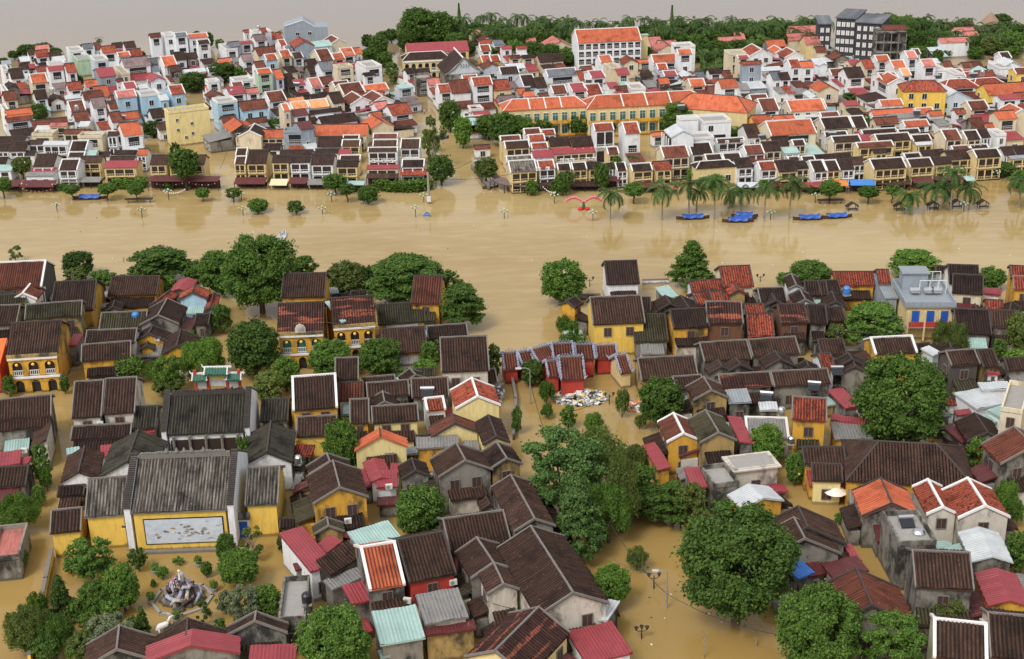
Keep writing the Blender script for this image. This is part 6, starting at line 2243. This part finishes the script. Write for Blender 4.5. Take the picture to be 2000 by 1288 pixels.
for i, (a, za, b_, zb) in enumerate((((57,600),6,(250,620),5),((130,720),5,(300,700),5),((60,745),5,(145,730),6),((600,620),8,(740,640),8),((1190,770),3,(1110,805),3),((1277,1120),3.5,(1195,1090),4),((1500,1090),4,(1660,1010),5),((1690,1000),5,(1785,1060),6),((455,260),7,(430,330),6),((760,250),6,(820,300),6),((870,350),6,(1000,340),6),((1620,640),5,(1760,650),6),((545,820),5,(660,880),5),((700,1010),5,(800,1000),5),((905,1150),5,(1010,1190),6))):
    cable(a, za, b_, zb, .5, 'thin black cable strung over the roofs and lanes')
# ------------------------------------------------------------------ kiosks: small open gables
for x, y_ in ((1664,411),(1757,411),(1822,409),(1867,406),(1919,406)):
    b = unproj(x, y_, 0); root = empty('kiosk', b); mb = MB(); 
    for sx in (-1,1):
        P = [(0,-.9,1.9),(0,.9,1.9),(sx*1.5,.9,.95),(sx*1.5,-.9,.95)]; P = P if sx > 0 else P[::-1]; mb.quad(*P[::-1]); mb.quad(*[(a,b2,c_-.1) for a,b2,c_ in P])
    mb.build('roof', 'dark_wood', root); mb = MB()
    for sx in (-1,1):
        for sy in (-1,1): mb.box((sx*.95,sy*.75,.1),(.12,.12,2.2))
    mb.box((0,-.75,.55),(2.1,.1,.3)); mb.build('timber_frame', 'dark_wood', root)
    reg(root, 'dark submerged gabled kiosk', 'kiosk', 'submerged market kiosks by the far bank', (x, y_))
# shelters with long flat tops
for x, y_, w, nm in ((272,396,6.5,'long dark flat-topped shelter standing in water below the fourth bank tree'),(1622,398,6,'dark flat-topped shelter in water under the two bank trees')):
    b = unproj(x, y_, 0); root = empty('shelter', b); mb = MB(); mb.box((0,0,.9),(w,1.2,.18)); mb.build('roof', 'dark_wood', root); mb = MB(); mb.box((-w*.4,0,0),(.15,.15,1.8)); mb.box((w*.4,0,0),(.15,.15,1.8)); mb.build('post', 'dark_wood', root)
    landmark(root, nm, 'shelter', 'the dark shelter', (x, y_))
# pink ornamental arch
b = unproj(1140, 409, 0); root = empty('festival_arch', b); 
for sx in (-1,1):
    mb = MB(); pts = [(sx*(.3+t*4.0), 0, 1.2+1.5*math.sin(math.pi*min(1,t*.8+.1))) for t in [i/9 for i in range(10)]]; mb.tube(pts, .22, 6)
    for i in range(9): p = Vector(pts[i]); mb.lathe([(.05,-.3),(.3,0),(.05,.3)], p+Vector((0,-.15,.25)), 6)
    mb.build('arch_wing', 'pink', root)
mb = MB(); mb.lathe([(.3,-1),(.4,.6),(.25,1.4),(.05,1.8)], (0,0,0), 8); mb.build('centre_stem', 'green_glaze', root)
for sx in (-1,1): mb = MB(); mb.lathe([(.1,-.2),(.6,.1),(.6,.45),(.1,.7)], (sx*.75,-.5,0), 10); mb.build('red_rosette', 'lantern_red', root)
landmark(root, 'pink butterfly-shaped festival arch half under water', 'festival arch', 'the pink festival arch', (1140,398))
# blue triangular sign and small posts
b = unproj(834, 424, 0); root = empty('warning_sign', b); mb = MB(); mb.poly([(-1,-.05,.2),(1,-.05,.2),(0,-.05,1.3)]); mb.poly([(-1,.05,.2),(0,.05,1.3),(1,.05,.2)]); mb.quad((-1,-.05,.2),(-1,.05,.2),(1,.05,.2),(1,-.05,.2)); mb.build('sign_board', 'blue_plastic', root)
mb = MB(); mb.lathe([(.22,0),(.22,.02)], (0,-.08,.55), 10); mb.tube([(0,0,-1),(0,0,.3)], .06, 5); mb.build('emblem', 'frame_white', root); landmark(root, 'blue triangular sign with white ring just above the river', 'sign', 'the blue triangular sign', (834,421))
# fan-shaped pale awning / floating boards
b = unproj(957, 362, 0); root = empty('fan_canopy', b); mb = MB()
for i in range(6):
    a0 = .5+i*.36; a1 = a0+.36; mb.quad((math.cos(a0)*.5,math.sin(a0)*.5,.8),(math.cos(a0)*2,math.sin(a0)*2,.7),(math.cos(a1)*2,math.sin(a1)*2,.7),(math.cos(a1)*.5,math.sin(a1)*.5,.8))
mb.build('canopy', 'cream_white', root); mb = MB(); mb.tube([(0,.6,-1),(0,.6,.8)], .06, 5); mb.build('post', 'pole_grey', root); landmark(root, 'pale fan-shaped canopy at the corner of the dark quay deck', 'canopy', 'the pale fan canopy', (957,360))
# white umbrella
b = unproj(1630, 985, 0); root = empty('umbrella', b); mb = MB(); prof = []
mb.lathe([(1.62,2.0),(1.0,2.4),(.4,2.65),(.04,2.8)], (0,0,0), 10); mb.build('canopy', 'cream_white', root); mb = MB(); mb.tube([(0,0,-1.5),(0,0,2.75)], .05, 6); mb.build('pole', 'bark', root); landmark(root, 'round white umbrella open over the flooded lane at right', 'umbrella', 'the white umbrella', (1630,960))
# ---- quay deck awning of the corner restaurant (curved dark roof)
P = [unproj(*p, 2.0) for p in ((957,337),(966,356),(985,362),(1030,366),(1030,352),(990,350),(975,345),(965,330))]
c = sum(P, Vector())/8; root = empty('corner_canopy', (c.x,c.y,0)); mb = MB(); mb.poly([p-Vector((c.x,c.y,0)) for p in P]); mb.poly([p-Vector((c.x,c.y,.15)) for p in P][::-1]); mb.build('canopy_roof', 'roof_V', root); mb = MB()
for p in P[:4]: q = p-Vector((c.x,c.y,0)); mb.tube([(q.x,q.y,-1),(q.x,q.y,2)], .12, 5)
mb.build('post', 'dark_wood', root); landmark(root, 'dark curved canopy wrapping the riverside corner restaurant', 'canopy', 'the curved corner canopy', (995,355))
# ------------------------------------------------------------------ awnings and shop fronts along the far riverfront
def strip(p1, p2, z, drop, depth, mat, look, front=None):
    A = unproj(*p1, z); B = unproj(*p2, z); d = (B-A).to_2d(); ang = math.atan2(d.y, d.x); L_ = d.length; c = (A+B)/2; root = empty('shop_awning', (c.x, c.y, 0), ang); mb = MB()
    corr_slope(mb, L_, -L_/2, depth*.5, z+drop, -depth*.5, z, False); mb.build('canopy', mat, root)
    mb = MB(); k = max(2, int(L_/2.5))
    for i in range(k+1): mb.box((-L_/2+.1+i*(L_-.2)/k, -depth*.4, (z-2)/2), (.12,.12,z+2))
    mb.build('post', 'dark_wood', root)
    mb = MB(); mb.box((0, depth*.4, z*.4), (L_-.3, .1, z*.95)); mb.build('shop_front', front or 'dark_wood', root)
    reg(root, look, 'awning', 'awnings and stalls along the far riverfront', ((p1[0]+p2[0])/2, (p1[1]+p2[1])/2))
for a in (((459,357),(520,357),1.4,.8,3,'roof_A','long maroon shop awning'),((528,360),(562,360),1.2,.8,2.6,'awning_cream','striped cream shop awning'),((565,357),(600,357),1.6,.8,2.6,'roof_A','maroon shop awning'),((602,359),(640,359),1.4,.7,2.4,'roof_G','grey shop awning'),
 ((0,362),(40,362),1.5,.8,3,'roof_A','maroon stall awning'),((42,363),(108,363),1.5,.8,3,'roof_A','long maroon stall awning'),((122,355),(158,355),1.6,.5,2.4,'roof_G','grey stall awning'),((160,354),(198,354),1.6,.6,2.4,'roof_G','grey stall awning'),
 ((290,352),(365,352),2.4,.4,3,'roof_A','long lantern-lit maroon gallery'),((366,352),(428,352),2.4,.4,3,'roof_A','lantern-lit maroon gallery'),((716,347),(778,347),2.6,.6,2,'roof_M','brown tiled shop awning'),((782,340),(838,340),3.0,.8,2.6,'roof_R','red shop awning'),
 ((672,360),(712,360),2.2,.4,2,'roof_T','mint shop awning'),((1045,360),(1085,360),1.6,.5,3,'roof_M','dark shop deck awning'),((1112,362),(1172,362),1.4,.5,2.6,'roof_D','dark shop awning'),((1180,352),(1212,352),2,.5,2.4,'roof_A','maroon shop awning'),
 ((1240,365),(1282,365),1.4,.7,2.6,'roof_A','crimson-brown stall awning'),((1284,368),(1322,368),1.2,.7,2.4,'roof_P','rose stall awning'),((1440,364),(1482,364),1.6,.5,2.4,'roof_W','pale stall awning'),((1505,362),(1560,362),1.6,.5,2.4,'roof_A','maroon stall awning'),
 ((1565,364),(1605,364),1.8,.5,2.4,'roof_C','red stall awning'),((1607,361),(1655,361),2.0,.5,2.6,'orange_paint','orange stall canopy'),((1660,360),(1708,360),2.0,.6,2.6,'blue_plastic','blue stall canopy'),((1712,358),(1776,358),1.6,.6,3,'roof_M','brown planted stall awning'),
 ((1782,356),(1822,355),1.8,.6,2.6,'roof_A','maroon stall awning'),((1826,352),(1880,350),2.0,.5,2.4,'roof_M','brown stall awning'),((1884,352),(1902,351),1.6,.5,2.2,'roof_T','mint stall awning')):
    strip(*a)
# strings of lanterns
def lanterns(p1, p2, z, n, mats, label):
    A = unproj(*p1, z); B = unproj(*p2, z); c = (A+B)/2; root = empty('lantern_string', c); mb = MB(); pts = [A.lerp(B, t/10)-c-Vector((0,0,.8*4*(t/10)*(1-t/10))) for t in range(11)]; mb.tube(pts, .02, 3); mb.build('cord', 'black_iron', root); rg = random.Random(int(p1[0]))
    for i in range(n):
        t = (i+.5)/n; p = A.lerp(B, t)-c-Vector((0,0,.8*4*t*(1-t)+.2)); mb = MB(); mb.lathe([(.05,-.2),(.17,-.08),(.17,.08),(.05,.2)], p, 6); mb.build('lantern', mats[i % len(mats)], root)
    o = root; o['label'] = label; o['category'] = 'lantern string'; o['group'] = 'strings of lanterns'
CW = ['cream_white','lantern_yellow']
lanterns((40,357),(108,357),2.4,16,['cream_white','lantern_red'],'string of pale lanterns over the long maroon stall awning at left')
lanterns((42,367),(104,367),1.0,16,['cream_white','lantern_red'],'lower string of pale lanterns just above the water at far left')
lanterns((290,354),(365,354),2.2,12,['cream_white','lantern_red'],'lantern string along the restaurant gallery behind the tall leaning bank tree')
lanterns((366,354),(428,354),2.2,10,['cream_white','lantern_red'],'lantern string on the right half of the same restaurant gallery')
lanterns((318,372),(362,368),1.5,12,['cream_white'],'white bulb string hanging over the water before the restaurant')
lanterns((430,338),(455,330),3.5,7,['lantern_yellow'],'yellow lantern string across the narrow side street mouth')
lanterns((1056,358),(1086,374),2.0,9,['cream_white'],'white bulb string sloping down from the quay deck at the corner block')
lanterns((1118,340),(1170,341),3.0,10,['cream_white'],'white bulb string under the yellow shop house eaves')
lanterns((1290,258),(1345,250),6,9,['lantern_yellow','lantern_red'],'coloured lantern string before the market behind the river houses')
lanterns((1800,840),(1862,872),3,12,['lantern_yellow','lantern_red','cream_white'],'coloured lantern string over the side lane at right')
lanterns((1550,868),(1562,925),3,9,['lantern_yellow','orange_paint'],'orange lantern string beside the narrow lane in the right middle')
# ------------------------------------------------------------------ roof-top things
def tank(x, y_, z, kind, look, s=1.0, group='tanks and units on roofs'):
    b = unproj(x, y_, z); root = empty({'h':'solar_water_heater','t':'water_tank','a':'air_conditioner'}[kind], b, R(random.Random(int(x*3+y_)).uniform(-20,20)))
    if kind == 'h':
        mb = MB(); mb.tube([(-1*s,0,.75*s),(1*s,0,.75*s)], .32*s, 12); mb.build('tank', 'steel', root); mb = MB(); P = [(-.9*s,-.2*s,.6*s),(.9*s,-.2*s,.6*s),(.9*s,-1.4*s,0),(-.9*s,-1.4*s,0)]; mb.quad(*P[::-1]); mb.quad(*[(a,b2,c_-.06) for a,b2,c_ in P]); mb.build('collector', 'pane', root)
        mb = MB(); 
        for x_ in (-.8,.8): mb.tube([(x_*s,.2*s,0),(x_*s,.1*s,.6*s)], .05, 4)
        mb.build('stand', 'pole_grey', root); cat = 'water heater'
    elif kind == 't':
        mb = MB(); mb.lathe([(.5*s,0),(.62*s,.1*s),(.62*s,1.1*s),(.4*s,1.35*s),(.12*s,1.42*s)], (0,0,.2*s), 12); mb.build('tank', 'blue_plastic' if 'blue' in look else ('black_plastic' if 'black' in look else 'steel'), root)
        mb = MB(); mb.box((0,0,.1*s),(1.2*s,1.2*s,.2*s)); mb.build('stand', 'concrete', root); cat = 'water tank'
    else:
        mb = MB(); mb.box((0,0,.35),(.95,.4,.7)); mb.build('casing', 'frame_white', root); mb = MB(); mb.tube([(-.12,-.215,.35),(-.12,-.2,.35)], .26, 12); mb.build('fan_grille', 'pole_grey', root); cat = 'air conditioner'
    reg(root, look, cat, group, (x, y_))
for a in ((266,628,3.8,'t','blue plastic water tank',1.1),(835,768,4.4,'h','steel solar water heater',1.1),(1388,876,3.6,'h','steel solar water heater',1.1),(1497,776,3.6,'h','steel solar water heater',1),(1590,756,4.2,'h','steel solar water heater',1),(1526,812,4,'t','steel water tank',.9),
 (1685,808,3.6,'t','black plastic water tank',1.3),(1792,1062,5,'t','steel water tank',1.3),(1768,1020,6.6,'h','steel solar water heater',1),(1653,577,4,'t','blue plastic water tank',1.1),(583,907,3.4,'t','steel water tank',.9),(600,1180,4.2,'t','black plastic water tank',1.0),(1634,726,4.6,'h','steel solar water heater',1),
 (240,232,6,'h','steel solar water heater',1),(262,262,6,'h','steel solar water heater',.9),(150,215,7,'t','steel water tank',.9),(455,172,5,'h','steel solar water heater',1),(453,183,6,'t','steel water tank',.8),(580,167,5,'h','steel solar water heater',.9),(680,108,6,'h','steel solar water heater',1),(718,128,6,'t','steel water tank',.9),
 (1150,160,6,'h','steel solar water heater',.9),(1030,175,5,'h','steel solar water heater',.9),(1322,96,9,'h','steel solar water heater',1),(1520,248,6,'h','steel solar water heater',1.3),(1488,270,5,'h','steel solar water heater',1),(1625,265,5,'h','steel solar water heater',1),(1900,150,6,'h','steel solar water heater',1.2),(1918,148,6,'t','steel water tank',1),(1790,222,5,'h','steel solar water heater',1),
 (1765,90,8,'t','steel water tank',1),(1330,212,8,'h','steel solar water heater',1),(140,243,5,'h','steel solar water heater',.9),(105,180,8,'t','steel water tank',.8),(560,215,6,'t','black plastic water tank',.9),(1830,152,6,'h','steel solar water heater',.9),(505,58,9,'t','steel water tank',.9),(1935,220,6,'h','steel solar water heater',1),(1805,1098,4,'h','steel solar water heater',1),(1545,868,4,'t','steel water tank',.8)):
    tank(*a)
for a in ((152,829,4.2),(196,832,4.0),(272,620,3.6),(285,578,3.2),(632,798,3.6),(643,802,3.6),(680,1022,3.4),(760,955,3.6),(796,1178,3.4),(885,1142,4.4),(1370,873,3.8),(48,884,3.0),(308,666,4.0),(1078,318,5),(1098,316,5),(1108,316,5),(1118,315,5),(1148,314,5),(1160,313,5),(1052,333,5.2),(1070,332,5.2),(730,318,5.2),(750,318,5.2),(765,318,5.2),(1420,280,5),(1450,278,5),(1470,279,5)):
    tank(a[0], a[1], a[2], 'a', 'white air-conditioner unit')
# ------------------------------------------------------------------ flood rubbish and sandbags: nobody could count it
def rubbish(cx, cy, w, h, n, zh, label, mats):
    mb = MB(); rg = random.Random(int(cx)); c = unproj(cx, cy, 0)
    for i in range(n):
        a = rg.random()*6.28; r = rg.random()**.6; p = unproj(cx+math.cos(a)*r*w/2, cy+math.sin(a)*r*h/2, 0)-c; z = zh*(1-r)*rg.random()
        mi = rg.randrange(len(mats)); k = len(mb.v); mb.box((p.x,p.y,z+.1),(rg.uniform(.2,.9),rg.uniform(.15,.6),rg.uniform(.08,.3)), mi, rg.random()*3)
        for v in range(k, k+8): x,y_,zz = mb.v[v]; mb.v[v] = (x+rg.gauss(0,.06), y_+rg.gauss(0,.06), zz+rg.gauss(0,.06))
    o = mb.build('flood_rubbish', mats); o.location = c; o['kind'] = 'stuff'; o['label'] = label; o['category'] = 'rubbish'
rubbish(1135,778,108,32,620,1.4,'drift of white and grey floating rubbish against the red temple wall',['cream_white','trim_white','pole_grey','roof_W','black_plastic','trim_grey','cream_white','roof_Z','lantern_yellow'])
rubbish(1240,795,34,22,90,.6,'small patch of floating rubbish at the drooping shrubs',['cream_white','pole_grey','orange_paint','trim_grey'])
rubbish(1285,1003,60,10,60,.4,'thin line of floating rubbish below the loose dark trees',['cream_white','lantern_yellow','trim_grey'])
rubbish(975,770,14,44,170,1.8,'pile of white sandbags beside the lemon gable house',['trim_white','trim_grey','pole_grey'])
rg = random.Random(9); mb = MB()
for i in range(45):
    x = rg.uniform(0, 2000); y_ = rg.choice([rg.uniform(395,520), rg.uniform(395,520), rg.uniform(1100,1280)]); 
    if y_ > 600: x = rg.uniform(1180, 1420)
    p = unproj(x, y_, 0.03); mb.box(p, (rg.uniform(.12,.3), rg.uniform(.1,.25), .1), rg.randrange(2), rg.random()*3)
o = mb.build('floating_litter', ['cream_white','boat_wood']); o['kind'] = 'stuff'; o['label'] = 'scattered bits of litter floating on the river'; o['category'] = 'litter'

# ------------------------------------------------------------------ people, a few pixels tall in the photograph
def person(x, y_, z, top, look, face=0.0, sit=False):
    b = unproj(x, y_, z); root = empty('person', b, face); me = bpy.data.meshes.new('body'); hz = .45 if sit else .9
    kn = [(-.1,-.38,.42),(.1,-.38,.42)] if sit else [(-.1,-.02,.48),(.11,-.06,.48)]; ft = [(-.1,-.4,.04),(.1,-.4,.04)] if sit else [(-.11,0,.05),(.13,-.02,.05)]
    V = [(0,0,hz),(0,.01,hz+.22),(0,0,hz+.5),(0,0,hz+.6),(0,-.01,hz+.72),(-.19,0,hz+.48),(.19,0,hz+.48),(-.24,-.08,hz+.22),(.24,-.1,hz+.22),(-.2,-.25,hz+.08),(.2,-.28,hz+.1),(-.1,0,hz-.03),(.1,0,hz-.03),kn[0],kn[1],ft[0],ft[1]]
    E = [(0,1),(1,2),(2,3),(3,4),(2,5),(2,6),(5,7),(6,8),(7,9),(8,10),(0,11),(0,12),(11,13),(12,14),(13,15),(14,16)]
    rd = [.14,.13,.14,.06,.1,.065,.065,.045,.045,.035,.035,.1,.1,.065,.065,.04,.04]
    me.from_pydata(V, E, []); o = bpy.data.objects.new('body', me); COL.objects.link(o); sk = o.modifiers.new('skin', 'SKIN'); 
    if not me.skin_vertices: 
        bpy.context.view_layer.objects.active = o; bpy.ops.object.select_all(action='DESELECT'); o.select_set(True); bpy.ops.mesh.customdata_skin_add()
    for i, r in enumerate(rd): me.skin_vertices[0].data[i].radius = (r, r*.85)
    me.skin_vertices[0].data[0].use_root = True
    sb = o.modifiers.new('sub', 'SUBSURF'); sb.levels = 1; sb.render_levels = 1
    for m_ in (top, 'skin', 'dark_wood'): me.materials.append(MATS[m_])
    dg = bpy.context.evaluated_depsgraph_get(); m2 = bpy.data.meshes.new_from_object(o.evaluated_get(dg)); o.modifiers.clear(); o.data = m2; m2.name = 'body'
    for p in m2.polygons:
        c_ = p.center; p.material_index = 1 if (c_.z > hz+.55 or abs(c_.x) > .215) else (2 if c_.z < hz-.02 else 0); p.use_smooth = True
    o.parent = root
    mb = MB(); mb.lathe([(.04,-.02),(.1,.02),(.11,.08),(.06,.14),(.01,.15)], (0,.015,hz+.75), 8); mb.build('hair', 'hair', root, True)
    reg(root, look, 'person', None, (x, y_))
person(548, 466, .2, 'cloth_pale', 'pale-shirted person seated in slim boat', 1.5, True)
person(1711, 362, .3, 'cloth_pale', 'white-topped standing person')
person(824, 222, .1, 'red_cloth', 'red-clothed wading person'); person(829, 224, .1, 'cloth_pale', 'pale-clothed wading person')
# ------------------------------------------------------------------ labels: each thing is told apart by its look and the landmark it stands by
def direction(dx, dy):
    a = math.degrees(math.atan2(-dy*1.3, dx)) % 360
    return ['right of','behind and right of','behind','behind and left of','left of','in front and left of','in front of','in front and right of'][int((a+22.5)//45) % 8]
ORD = ['', 'second ', 'third ', 'fourth ', 'fifth ', 'sixth ', 'seventh ', 'eighth ', 'ninth ', 'tenth ', 'eleventh ', 'twelfth ']
buckets = {}
for o, look, xy in REG:
    cand = sorted(LM, key=lambda l: (l[1]-xy[0])**2+((l[2]-xy[1])*1.3)**2)[:4]
    best = None
    for l in cand:
        if len(look.split())+len(l[0].split()) > 11: continue
        k = (look, direction(xy[0]-l[1], xy[1]-l[2]), l[0]); n = len(buckets.get(k, []))
        if best is None or n < best[0]: best = (n, k, l)
        if n == 0: break
    if best is None: l = min(cand, key=lambda l: len(l[0].split())); best = (0, (look, direction(xy[0]-l[1], xy[1]-l[2]), l[0]), l)
    buckets.setdefault(best[1], []).append(((xy[0]-best[2][1])**2+(xy[1]-best[2][2])**2, o))
seen = set()
for (look, d, ph), lst in buckets.items():
    lst.sort(key=lambda t: t[0])
    for i, (_, o) in enumerate(lst):
        lab = f"{look} {d} {ph}" if len(lst) == 1 else (f"{look} nearest {d} {ph}".replace('nearest', ', nearest one') if i == 0 else f"{look}, {ORD[min(i, 11)]}nearest {d} {ph}")
        o['label'] = lab.replace(' ,', ',')
